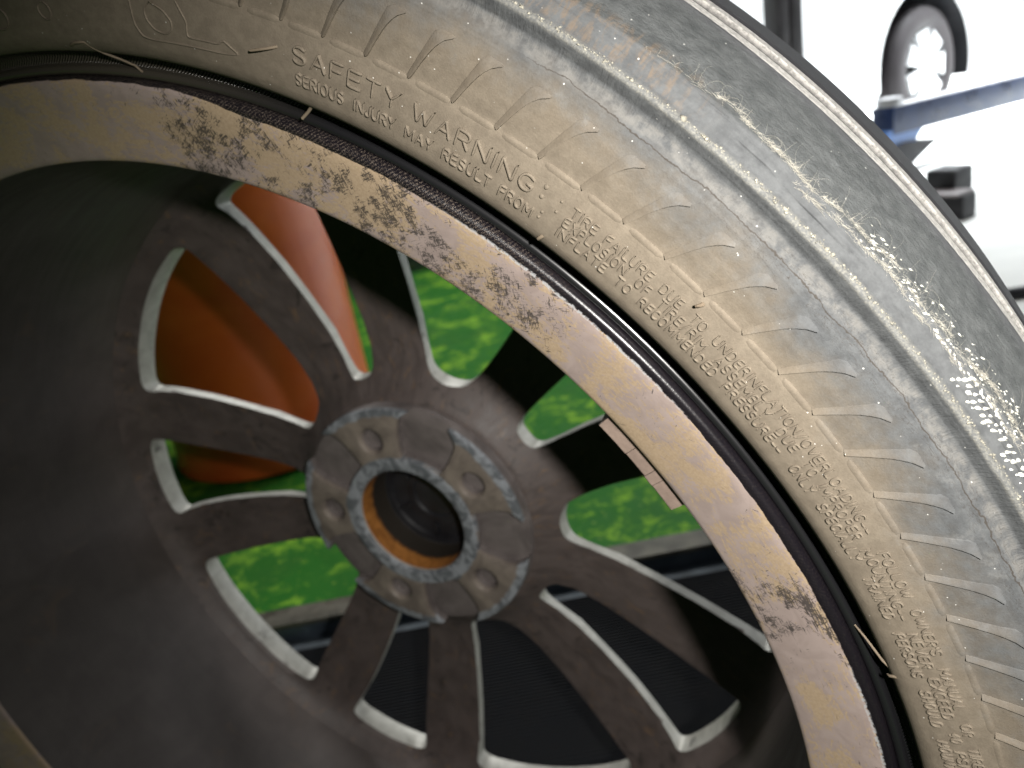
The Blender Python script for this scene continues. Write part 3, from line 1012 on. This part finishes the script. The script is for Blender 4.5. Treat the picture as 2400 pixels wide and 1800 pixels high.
sp = NT('spoke_back', 0.48, 0.4)
r, ph, zz, pv = sp.polar()
nz = sp.noise(pv, 0.06, 5, 0.6, 0.6)
c0 = sp.mix(sp.mr(nz, 0.3, 0.7), (0.070, 0.056, 0.052), (0.100, 0.080, 0.074))
c0 = sp.mix(sp.m('MULTIPLY', sp.mr(sp.noise(pv, 0.09, 5, 0.65, 1.2), 0.57, 0.70), 0.45), c0, (0.20, 0.12, 0.06))
st_ = sp.m('MULTIPLY', sp.mr(sp.noise(sp.vmul(sp.obj(), (60, 60, 60)), 1.0, 5, 0.7, 1.0), 0.57, 0.66), 0.7)
c0 = sp.mix(st_, c0, (0.03, 0.026, 0.024))
sp.color(c0)
sp.rough(sp.mr(nz, 0.3, 0.7, 0.42, 0.58))
sp.bump(sp.noise(pv, 0.7, 4), 0.0008, 0.3)
SPOKE = sp.mat
wl = NT('window_wall_silver', 0.42, 0.5)
nz = wl.noise(wl.obj(), 90, 5, 0.65, 0.8)
cw_ = wl.mix(wl.mr(nz, 0.3, 0.7), (0.31, 0.31, 0.285), (0.42, 0.42, 0.39))
cw_ = wl.mix(wl.mr(wl.noise(wl.obj(), 28, 5, 0.7, 1.0), 0.60, 0.70, 0, 0.8), cw_, (0.05, 0.045, 0.045))
wl.color(cw_)
wl.put(wl.b.inputs['Metallic'], 0.15)
WALL = wl.mat

npoly = len(me_.polygons)
groups = {}
for p in me_.polygons:
    c_ = p.center / S
    rr = c_.xy.length
    if rr < 73.5:
        key = 'hub'
    else:
        a = (math.degrees(math.atan2(c_.y, c_.x)) - 140.0) % 72
        k = int(((math.degrees(math.atan2(c_.y, c_.x)) - 140.0) % 360) // 72)
        key = ('s', k, 0 if a < 36 else 1)
    groups.setdefault(key, []).append(p.index)


def submesh(name, polys, parent, **tags):
    V, Fc, idx, norms, mp = [], [], [], [], {}
    for pi in polys:
        p = me_.polygons[pi]
        f = []
        for vi in p.vertices:
            if vi not in mp:
                mp[vi] = len(V)
                V.append(me_.vertices[vi].co[:])
            f.append(mp[vi])
        Fc.append(f)
        c_ = p.center / S
        n_ = p.normal
        wallf = abs(n_.z) < 0.62 and 74 < c_.xy.length < 200 and c_.z < np.interp(c_.xy.length, zbr, zbz) - 0.9
        idx.append(1 if wallf or c_.z < np.interp(c_.xy.length, zbr, zbz) - 6 else 0)
        norms += [cn[l] for l in p.loop_indices]
    o = mesh(name, V, Fc, [SPOKE, WALL], parent, idx=idx, **tags)
    o.data.normals_split_custom_set([tuple(q) for q in norms])
    return o


for key, polys in groups.items():
    submesh('hub_plate' if key == 'hub' else 'spoke', polys, rim)

# --- hub pad with five bolt lobes
hb = NT('hub_pad_metal', 0.5, 0.4)
r, ph, zz, pv = hb.polar()
nz = hb.noise(hb.obj(), 55, 5, 0.65, 0.7)
nf = hb.noise(hb.obj(), 110, 5, 0.65, 0.8)
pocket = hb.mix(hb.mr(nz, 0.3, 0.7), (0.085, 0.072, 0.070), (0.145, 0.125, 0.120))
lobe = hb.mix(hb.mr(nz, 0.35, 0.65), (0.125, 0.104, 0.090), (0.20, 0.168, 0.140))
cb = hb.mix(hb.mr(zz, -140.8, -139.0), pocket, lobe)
rn = hb.m('ADD', r, hb.m('MULTIPLY', hb.m('SUBTRACT', nf, 0.5), 5.0))
ring_m = hb.m('MAXIMUM', hb.mr(rn, 64.0, 65.0), hb.mr(rn, 41.0, 40.0))
corr = hb.mix(hb.mr(nf, 0.42, 0.58), (0.10, 0.108, 0.118), (0.235, 0.25, 0.27))
cb = hb.mix(hb.m('MULTIPLY', ring_m, hb.mr(zz, -140.6, -139.8)), cb, corr)
hb.color(cb)
hb.rough(hb.mr(nf, 0.3, 0.7, 0.42, 0.68))
hb.bump(nf, 0.0007, 0.5)
HUB = hb.mat

BOLT = [174.6 + 72 * k for k in range(5)]


def lobe_half(r_):
    return float(np.interp(r_, [36, 39, 42, 50, 58, 63, 66, 68.6], [30, 21.5, 18.8, 18.6, 19.2, 20.6, 23.5, 26]))


# base plate (pockets) as a revolve, carrying the disc back below
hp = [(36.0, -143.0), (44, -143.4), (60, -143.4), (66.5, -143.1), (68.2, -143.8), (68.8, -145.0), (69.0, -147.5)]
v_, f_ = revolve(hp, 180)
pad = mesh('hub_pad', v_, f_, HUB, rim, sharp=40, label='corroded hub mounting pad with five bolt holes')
# lobes: raised sectors with a round bolt hole each
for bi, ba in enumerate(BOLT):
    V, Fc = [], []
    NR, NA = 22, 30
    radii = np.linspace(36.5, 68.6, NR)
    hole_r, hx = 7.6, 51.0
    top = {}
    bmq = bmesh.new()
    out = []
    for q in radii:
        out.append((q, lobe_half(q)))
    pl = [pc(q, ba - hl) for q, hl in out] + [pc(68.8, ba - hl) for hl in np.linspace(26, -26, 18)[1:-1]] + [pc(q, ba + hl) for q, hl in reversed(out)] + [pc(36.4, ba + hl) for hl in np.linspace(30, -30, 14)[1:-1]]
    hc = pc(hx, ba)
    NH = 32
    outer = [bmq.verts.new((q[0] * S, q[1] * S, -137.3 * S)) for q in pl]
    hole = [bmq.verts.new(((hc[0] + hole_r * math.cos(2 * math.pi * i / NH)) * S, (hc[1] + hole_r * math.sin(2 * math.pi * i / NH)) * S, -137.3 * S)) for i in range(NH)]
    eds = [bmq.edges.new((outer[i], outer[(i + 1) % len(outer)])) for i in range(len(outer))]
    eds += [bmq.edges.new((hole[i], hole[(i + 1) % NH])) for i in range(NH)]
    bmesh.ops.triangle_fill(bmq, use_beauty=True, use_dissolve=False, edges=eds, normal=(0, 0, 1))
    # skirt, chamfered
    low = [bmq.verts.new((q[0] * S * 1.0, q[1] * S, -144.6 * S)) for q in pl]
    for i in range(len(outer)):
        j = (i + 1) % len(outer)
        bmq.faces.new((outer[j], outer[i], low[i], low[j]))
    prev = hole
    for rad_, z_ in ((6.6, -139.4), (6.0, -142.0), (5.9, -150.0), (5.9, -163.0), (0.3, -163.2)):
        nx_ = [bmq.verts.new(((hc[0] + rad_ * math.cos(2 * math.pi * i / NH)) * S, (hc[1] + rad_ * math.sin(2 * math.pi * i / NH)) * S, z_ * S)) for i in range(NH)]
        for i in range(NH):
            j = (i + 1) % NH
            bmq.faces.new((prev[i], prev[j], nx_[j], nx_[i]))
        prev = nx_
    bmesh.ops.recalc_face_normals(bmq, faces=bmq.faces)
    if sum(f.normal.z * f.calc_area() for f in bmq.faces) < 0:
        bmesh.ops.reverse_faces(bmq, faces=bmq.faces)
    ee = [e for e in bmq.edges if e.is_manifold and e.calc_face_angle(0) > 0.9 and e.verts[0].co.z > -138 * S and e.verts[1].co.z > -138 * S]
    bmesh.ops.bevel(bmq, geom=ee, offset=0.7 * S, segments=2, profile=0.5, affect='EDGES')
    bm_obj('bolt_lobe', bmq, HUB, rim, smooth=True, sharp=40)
# bore collar
v_, f_ = revolve([(40.5, -142.0), (40.2, -138.2), (39.4, -137.0), (33.6, -136.8), (32.6, -137.4), (32.0, -138.6)], 120)
mesh('bore_collar', v_, f_, HUB, rim, sharp=50)
rt = NT('rusty_bore', 0.6, 0.4)
r, ph, zz, pv = rt.polar()
nz = rt.noise(rt.obj(), 160, 5, 0.7, 0.5)
rc = rt.mix(rt.mr(nz, 0.3, 0.7), (0.20, 0.075, 0.015), (0.36, 0.15, 0.035))
rc = rt.mix(rt.mr(zz, -140.0, -139.0), rc, (0.40, 0.36, 0.32))
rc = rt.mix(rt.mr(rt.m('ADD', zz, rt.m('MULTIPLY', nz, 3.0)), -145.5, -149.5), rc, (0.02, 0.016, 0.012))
rt.color(rc)
rt.rough(rt.mr(zz, -140.2, -139.2, 0.6, 0.28))
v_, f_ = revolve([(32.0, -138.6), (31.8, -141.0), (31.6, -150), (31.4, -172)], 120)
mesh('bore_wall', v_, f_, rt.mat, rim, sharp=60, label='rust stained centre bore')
blk = simple('black_plastic', (0.012, 0.012, 0.014), 0.38, 0.5, var=0.3, scale=60)
v_, f_ = revolve([(31.4, -163), (28.5, -163.5), (27.5, -165.5), (18, -166.2), (17.2, -164.8), (14.0, -164.6), (13.0, -166.4), (0.05, -166.8)], 96)
capo = mesh('centre_cap', v_, f_, blk, rim, sharp=40, label='black plastic centre cap seen from behind')
bq = bmesh.new()
for k in range(6):
    a = math.radians(20 + 60 * k)
    box(bq, Vector((22.5 * math.cos(a), 22.5 * math.sin(a), -164.6)) * S, (9 * S, 2.0 * S, 2.6 * S), Matrix.Rotation(a, 4, 'Z'))
bm_obj('cap_clips', bq, blk, rim, bevel=0.0004)

# --- adhesive balance weights inside the lip
wm = NT('balance_weight_paint', 0.6, 0.35)
nz = wm.noise(wm.obj(), 140, 5, 0.65)
wm.color(wm.mix(wm.mr(nz, 0.3, 0.7), (0.14, 0.104, 0.086), (0.20, 0.15, 0.122)))
wm.bump(wm.noise(wm.obj(), 500, 4), 0.0005, 0.4)
edges_w = [37.15, 34.3, 32.2, 31.3, 29.0]
for i in range(4):
    a0, a1 = edges_w[i] - 0.025, edges_w[i + 1] + 0.025
    V, Fc = [], []
    n_ = 6
    for q in range(n_ + 1):
        a = a0 + (a1 - a0) * q / n_
        jit = 0.15 * math.sin(i * 2.1)
        for rr, z_ in ((212.4, -12.6), (207.9 + jit, -12.8), (207.3 + jit, -13.6), (206.6 + jit, -30.0), (211.0, -30.2)):
            V.append(lpt(rr, a, z_))
    for q in range(n_):
        for c_ in range(5):
            c2 = (c_ + 1) % 5
            Fc.append((q * 5 + c_, q * 5 + c2, q * 5 + 5 + c2, q * 5 + 5 + c_))
    Fc.append((4, 3, 2, 1, 0))
    e = n_ * 5
    Fc.append((e, e + 1, e + 2, e + 3, e + 4))
    mesh('balance_weight', V, Fc, wm.mat, rim, smooth=False)

# ---------------------------------------------------------------- things behind the wheel
# orange drum standing on the floor
om = NT('orange_paint', 0.34, 0.5)
nz = om.noise(om.obj(), 5, 5, 0.6, 0.6)
om.color(om.mix(om.mr(nz, 0.35, 0.65), (0.56, 0.085, 0.014), (0.66, 0.125, 0.022)))
om.rough(om.mr(om.noise(om.obj(), 30, 4), 0.3, 0.7, 0.28, 0.42))
front_pt = on_floor(690, 1108)
camp = Vector(cam.matrix_world.translation)
dirv = Vector((front_pt.x - camp.x, front_pt.y - camp.y, 0)).normalized()
DR = 0.198
dpos = Vector((front_pt.x, front_pt.y, 0)) + dirv * DR


def lathe(name, prof_, mat, parent, n=64, **t):
    v = [(a * math.cos(2 * math.pi * i / n), a * math.sin(2 * math.pi * i / n), z) for i in range(n) for a, z in prof_]
    m_ = len(prof_)
    f = [(i * m_ + q, ((i + 1) % n) * m_ + q, ((i + 1) % n) * m_ + q + 1, i * m_ + q + 1) for i in range(n) for q in range(m_ - 1)]
    return mesh(name, v, f, mat, parent, sharp=40, **t)


drum = empty('drum', dpos, label='orange painted drum standing on the green floor behind the wheel', category='drum')
lathe('shell', [(0.002, 0.012), (DR - 0.02, 0.012), (DR - 0.006, 0.004), (DR, 0.006), (DR + 0.002, 0.016), (DR - 0.003, 0.026), (DR - 0.003, 0.58), (DR + 0.003, 0.59), (DR + 0.003, 0.602), (DR - 0.006, 0.606)], om.mat, drum)
lathe('lid', [(DR - 0.006, 0.606), (DR - 0.008, 0.598), (DR - 0.02, 0.596), (0.002, 0.596)], om.mat, drum)

# steel channel lying across the floor
ml_ = simple('weathered_steel', (0.11, 0.105, 0.085), 0.5, 0.5, metal=0.3, var=0.35, scale=40, bump=0.0006)
A = on_floor(700, 1452, 0.03)
B = on_floor(1700, 1262, 0.03)
dAB = (B - A)
dAB.z = 0
ang_r = math.atan2(dAB.y, dAB.x)
mid_p = (A + B) / 2
rail = empty('steel_channel', (mid_p.x, mid_p.y, 0), (0, 0, ang_r), label='grey steel channel lying across the green floor behind the wheel', category='rail')
Lr = dAB.length + 0.8
bq = bmesh.new()
box(bq, (0, 0.012, 0.027), (Lr, 0.034, 0.006))
bm_obj('top_flange', bq, ml_, rail, bevel=0.001)
bq = bmesh.new()
box(bq, (0, -0.002, 0.012), (Lr, 0.006, 0.0235))
bm_obj('web', bq, simple('dark_blue_grey_paint', (0.05, 0.065, 0.085), 0.4, 0.5, var=0.3, scale=30), rail, bevel=0.0006)
bq = bmesh.new()
box(bq, (0, -0.0155, 0.003), (Lr, 0.020, 0.006))
bm_obj('foot_flange', bq, simple('grey_blue_steel', (0.07, 0.085, 0.10), 0.5, 0.4, metal=0.2, var=0.3, scale=40), rail, bevel=0.001)
# yellow painted line in front of it
ye = simple('yellow_paint', (0.45, 0.40, 0.02), 0.5, 0.4, var=0.2, scale=40)
v_, f_ = [], []
ca, sa = math.cos(ang_r), math.sin(ang_r)
for lx, ly in ((-Lr / 2, -0.066), (-0.30, -0.066), (-0.30, -0.036), (-Lr / 2, -0.036)):
    v_.append((mid_p.x + lx * ca - ly * sa, mid_p.y + lx * sa + ly * ca, 0.004))
mesh('floor_line', v_, [(0, 1, 2, 3)], ye, smooth=False, kind='structure', label='yellow painted line along the steel channel')
# black ribbed rubber mat between channel and wheel
bk = simple('black_rubber_mat', (0.008, 0.009, 0.011), 0.75, 0.18, var=0.3, scale=50)
mat_e = empty('rubber_mat', (mid_p.x, mid_p.y, 0), (0, 0, ang_r), label='black ribbed rubber mat on the floor behind the wheel', category='mat')
MW, MD, MX = 1.1, 0.26, 0.29
bq = bmesh.new()
box(bq, (MX, -0.029 - MD / 2, 0.005), (MW, MD, 0.008))
bm_obj('sheet', bq, bk, mat_e, bevel=0.001)
bq = bmesh.new()
nrib = 56
for i in range(nrib):
    box(bq, (MX, -0.029 - MD * (i + 0.6) / nrib, 0.0097), (MW - 0.02, 0.0021, 0.002))
bm_obj('ribs', bq, bk, mat_e, kind='stuff')

# ---------------------------------------------------------------- forecourt: lift arm, blocks, post, car
blue = simple('blue_lift_paint', (0.005, 0.016, 0.055), 0.35, 0.5, var=0.25, scale=12)
lblue = simple('pale_blue_paint', (0.07, 0.15, 0.36), 0.4, 0.5, var=0.15, scale=12)
blackm = simple('black_rubber', (0.012, 0.012, 0.015), 0.55, 0.4, var=0.3, scale=30)
steel = simple('bare_steel_and_lit_top', (0.45, 0.45, 0.46), 0.35, 0.5, metal=0.7, var=0.15, scale=30)

P0 = at_depth(2085, 268, 3.0)
P1 = at_depth(2400, 208, 3.3)
dv = P1 - P0
dv.z = 0
la = math.atan2(dv.y, dv.x)
arm_h = (P0.z + P1.z) / 2
arm = empty('vehicle_lift', (P0.x, P0.y, 0), (0, 0, la), label='blue steel vehicle lift arm reaching across the forecourt', category='lift arm')
bq = bmesh.new()
box(bq, (0.66, 0, arm_h - 0.008), (1.40, 0.10, 0.105))
bm_obj('beam', bq, blue, arm, bevel=0.006)
bq = bmesh.new()
box(bq, (0.66, 0, arm_h + 0.0455), (1.36, 0.088, 0.005))
bm_obj('lit_top', bq, steel, arm, bevel=0.001)  # pale strip painting the daylight on the blue beam's upper face
bq = bmesh.new()
vv = [(-0.06, 0.035), (0.15, 0.035), (0.06, -0.06), (-0.06, -0.06)]
fr = [bq.verts.new((x, -0.045, arm_h + z - 0.075)) for x, z in vv]
bk_ = [bq.verts.new((x, 0.045, arm_h + z - 0.075)) for x, z in vv]
bq.faces.new(fr)
bq.faces.new(bk_[::-1])
for i in range(4):
    j = (i + 1) % 4
    bq.faces.new((fr[j], fr[i], bk_[i], bk_[j]))
bm_obj('gusset', bq, lblue, arm, bevel=0.003)
bq = bmesh.new()
bmesh.ops.create_cone(bq, cap_ends=True, segments=32, radius1=0.05, radius2=0.045, depth=0.03, matrix=Matrix.Translation((0.0, 0, arm_h + 0.062)))
bm_obj('lift_pad', bq, steel, arm, bevel=0.003)
bq = bmesh.new()
vv = [(-0.10, 0.10), (0.02, 0.12), (0.20, 0.105), (0.07, 0.045), (0.0, 0.0), (-0.12, 0.0)]
fr = [bq.verts.new((x, -0.07, z)) for x, z in vv]
bk_ = [bq.verts.new((x, 0.07, z)) for x, z in vv]
bq.faces.new(fr)
bq.faces.new(bk_[::-1])
for i in range(6):
    j = (i + 1) % 6
    bq.faces.new((fr[j], fr[i], bk_[i], bk_[j]))
bmesh.ops.recalc_face_normals(bq, faces=bq.faces)
bm_obj('foot', bq, blackm, arm, bevel=0.008, label='black pointed foot under the blue lift arm')
bq = bmesh.new()
box(bq, (1.30, 0, arm_h / 2 - 0.02), (0.1, 0.09, arm_h - 0.06))
bm_obj('support_leg', bq, blue, arm, bevel=0.004)

bp_ = on_floor(2258, 500)
blkE = empty('rubber_block', (bp_.x, bp_.y, 0.004), (0, 0, la + 0.1), label='black rubber support block standing upright on the forecourt', category='block')
bq = bmesh.new()
box(bq, (0, 0.045, 0.066), (0.098, 0.09, 0.13))
bm_obj('body', bq, blackm, blkE, bevel=0.012, seg=3)
bq = bmesh.new()
box(bq, (-0.075, 0.0, 0.035), (0.07, 0.12, 0.07))
bm_obj('base_block', bq, blackm, blkE, bevel=0.006)
bq = bmesh.new()
box(bq, (-0.085, 0.0, 0.074), (0.09, 0.11, 0.008))
bm_obj('top_plate', bq, simple('dull_grey_steel', (0.16, 0.14, 0.14), 0.5, 0.4, var=0.2, scale=30), blkE, bevel=0.002)

# black hose lying by the tyre on the right
ha, hbp = on_floor(2352, 702), on_floor(2520, 690)
hs_ = [Vector((ha.x - 0.25, ha.y - 0.02, 0.016)), Vector((ha.x, ha.y, 0.016)), Vector((hbp.x, hbp.y, 0.016)), Vector((hbp.x + 0.5, hbp.y - 0.1, 0.016)), Vector((hbp.x + 1.0, hbp.y - 0.4, 0.016))]
hp_ = chain([tuple(q) for q in hs_], 0.04, 12)
hose = tube3('air_hose', [tuple(np.array(q) - np.array(hp_[0]) * np.array([1, 1, 0])) for q in hp_], 0.012, blackm, None, n=12, label='thick black hose lying on the pale forecourt by the tyre', category='hose')
hose.location = (hp_[0][0], hp_[0][1], 0)

# dark post of the lift
pp = at_depth(1836, 60, 2.9)
post = empty('lift_post', (pp.x, pp.y, 0.004), (0, 0, 0.25), label='black steel post standing between the tyre and the white car', category='post')
pm = simple('black_post_paint', (0.016, 0.013, 0.015), 0.4, 0.5, var=0.3, scale=12)
bq = bmesh.new()
box(bq, (-0.032, 0, 1.1), (0.046, 0.09, 2.2))
bm_obj('column', bq, pm, post, bevel=0.004)
bq = bmesh.new()
box(bq, (0.028, 0.004, 1.1), (0.056, 0.09, 2.2))
bm_obj('column', bq, pm, post, bevel=0.004)
bq = bmesh.new()
box(bq, (-0.004, -0.0, 1.1), (0.008, 0.07, 2.2))
bm_obj('slot_strip', bq, simple('grey_strip', (0.10, 0.085, 0.085), 0.5, 0.4, scale=10), post)
bq = bmesh.new()
box(bq, (0, 0, 0.006), (0.24, 0.2, 0.012))
bm_obj('base_plate', bq, pm, post, bevel=0.002)

# white car
white = simple('white_car_paint', (0.82, 0.83, 0.84), 0.25, 0.5, var=0.03, scale=3)
glass = simple('dark_car_glass', (0.02, 0.025, 0.03), 0.06, 0.6, var=0.1, scale=3)
trim = simple('black_car_trim', (0.012, 0.012, 0.014), 0.6, 0.3, var=0.2, scale=10)
tyre_m = simple('car_tyre_rubber', (0.030, 0.026, 0.028), 0.7, 0.3, var=0.2, scale=14)
silver = simple('silver_hubcap', (0.72, 0.73, 0.74), 0.3, 0.5, metal=0.2, var=0.05, scale=10)
wc = at_depth(2163, 160, 4.12)
CY = math.radians(28)            # heading of the car's long side
WR = 0.315
car = empty('parked_car', (wc.x, wc.y, 0.004), (0, 0, CY), label='white car on the bright forecourt, one silver wheel showing', category='car')
# local: x along the car (front wheel at 0, body runs to -x), y away from the viewer, near side at y = -0.02
side = [(-3.35, 0.30), (-3.42, 0.62), (-3.36, 0.92), (-3.10, 1.02), (-2.75, 1.38), (-2.3, 1.47), (-1.5, 1.47), (-1.05, 1.40), (-0.35, 1.02), (0.35, 0.90), (0.68, 0.74), (0.74, 0.50), (0.70, 0.26)]
AR = 0.405
arch_f = [(AR * math.cos(t), WR + AR * math.sin(t)) for t in np.linspace(math.radians(-10), math.radians(190), 22)]
arch_r = [(-2.55 + AR * math.cos(t), WR + AR * math.sin(t)) for t in np.linspace(math.radians(-10), math.radians(190), 22)]
outl = side + [(AR + 0.03, 0.22)] + arch_f + [(-AR - 0.04, 0.20), (-2.55 + AR + 0.04, 0.20)] + arch_r + [(-2.55 - AR - 0.03, 0.24)]
bq = bmesh.new()
W0, W1 = -0.03, 1.66


def tumble(z):
    return 0.0 if z < 0.95 else (z - 0.95) * 0.28


va = [bq.verts.new((x, W0 + tumble(z), z)) for x, z in outl]
vb = [bq.verts.new((x, W1 - tumble(z), z)) for x, z in outl]
ea = [bq.edges.new((va[i], va[(i + 1) % len(va)])) for i in range(len(va))]
eb = [bq.edges.new((vb[i], vb[(i + 1) % len(vb)])) for i in range(len(vb))]
bmesh.ops.triangle_fill(bq, use_beauty=True, edges=ea)
bmesh.ops.triangle_fill(bq, use_beauty=True, edges=eb)
for i in range(len(va)):
    j = (i + 1) % len(va)
    bq.faces.new((va[i], va[j], vb[j], vb[i]))
bmesh.ops.recalc_face_normals(bq, faces=bq.faces)
body = bm_obj('body', bq, white, car, bevel=0.02, seg=3, sharp=50)
for x_ in (0.0, -2.55):          # dark wheel housings
    v_, f_ = [], []
    n_ = 24
    for i in range(n_ + 1):
        t = math.radians(-12 + 204 * i / n_)
        for yy, ra in ((W0 + 0.012, AR - 0.006), (0.30, AR - 0.012), (0.30, 0.02)):
            v_.append((x_ + ra * math.cos(t), yy, WR + ra * math.sin(t)))
    for i in range(n_):
        for q in range(2):
            f_.append((i * 3 + q, i * 3 + q + 1, i * 3 + 4 + q, i * 3 + 3 + q))
    mesh('wheel_housing', v_, f_, trim, car, smooth=False)
bq = bmesh.new()
box(bq, (-1.275, W0 + 0.02, 0.185), (1.75, 0.06, 0.05))
bm_obj('sill', bq, silver, car, bevel=0.01)
bq = bmesh.new()
box(bq, (-1.275, 0.8, 0.21), (3.3, 1.3, 0.05))
bm_obj('underbody', bq, trim, car, bevel=0.01)
for nm, pts in (('side_window', [(-1.62, 1.02), (-1.62, 1.38), (-1.12, 1.33), (-0.55, 1.04)]), ('side_window', [(-2.62, 1.04), (-2.4, 1.38), (-1.72, 1.38), (-1.72, 1.02)])):
    v_ = [(x, W0 + tumble(z) - 0.003, z) for x, z in pts] + [(x, W0 + tumble(z) + 0.01, z) for x, z in pts]
    mesh(nm, v_, [(0, 1, 2, 3), (7, 6, 5, 4)] + [(i, (i + 1) % 4, 4 + (i + 1) % 4, 4 + i) for i in range(4)], glass, car, smooth=False)
bq = bmesh.new()
box(bq, (-1.55, W0 - 0.012, 0.86), (0.16, 0.02, 0.025))
bm_obj('door_handle', bq, white, car, bevel=0.006)


def ylathe(name, prof_, mat, parent, n=48):
    v = [(a * math.cos(2 * math.pi * i / n), y, a * math.sin(2 * math.pi * i / n)) for i in range(n) for a, y in prof_]
    m_ = len(prof_)
    f = [(i * m_ + q, i * m_ + q + 1, ((i + 1) % n) * m_ + q + 1, ((i + 1) % n) * m_ + q) for i in range(n) for q in range(m_ - 1)]
    return mesh(name, v, f, mat, parent, sharp=40)


def car_wheel_part(x_, steer):
    t_ = ylathe('tyre', [(0.195, 0.012), (0.205, 0.0), (0.235, -0.012), (0.275, -0.008), (0.300, 0.008), (0.312, 0.03), (WR, 0.06), (WR, 0.14), (0.30, 0.18), (0.20, 0.18)], tyre_m, car)
    t_.location = (x_ + (0.03 if x_ == 0 else 0), 0.0, WR)
    t_.rotation_euler = (0, 0, steer)
    ylathe('rim', [(0.20, 0.012), (0.196, 0.004), (0.185, 0.008), (0.178, 0.03), (0.17, 0.12), (0.03, 0.12)], simple('car_rim', (0.03, 0.03, 0.033), 0.5, 0.4, var=0.1, scale=10), t_)
    bq = bmesh.new()
    NSP = 7
    n_ = 14
    # hubcap: plate with seven teardrop openings, made as a hub, ring and broad spokes
    for k in range(NSP):
        a = 2 * math.pi * k / NSP
        pts = [(0.05, -0.030), (0.10, -0.032), (0.15, -0.046), (0.182, -0.056), (0.182, 0.056), (0.15, 0.046), (0.10, 0.032), (0.05, 0.030)]
        fr = [bq.verts.new((p[0] * math.cos(a) - p[1] * math.sin(a), -0.004 - 0.012 * (1 - p[0] / 0.18), p[0] * math.sin(a) + p[1] * math.cos(a))) for p in pts]
        bk_ = [bq.verts.new((v.co.x, 0.02, v.co.z)) for v in fr]
        bq.faces.new(fr)
        bq.faces.new(bk_[::-1])
        for i in range(8):
            j = (i + 1) % 8
            bq.faces.new((fr[j], fr[i], bk_[i], bk_[j]))
    bmesh.ops.create_cone(bq, cap_ends=True, segments=32, radius1=0.062, radius2=0.05, depth=0.03, matrix=Matrix.Translation((0, -0.006, 0)) @ Matrix.Rotation(math.pi / 2, 4, 'X'))
    bmesh.ops.recalc_face_normals(bq, faces=bq.faces)
    bm_obj('hubcap', bq, silver, t_, bevel=0.002, seg=2)


car_wheel_part(0.0, math.radians(4))
car_wheel_part(-2.55, 0.0)
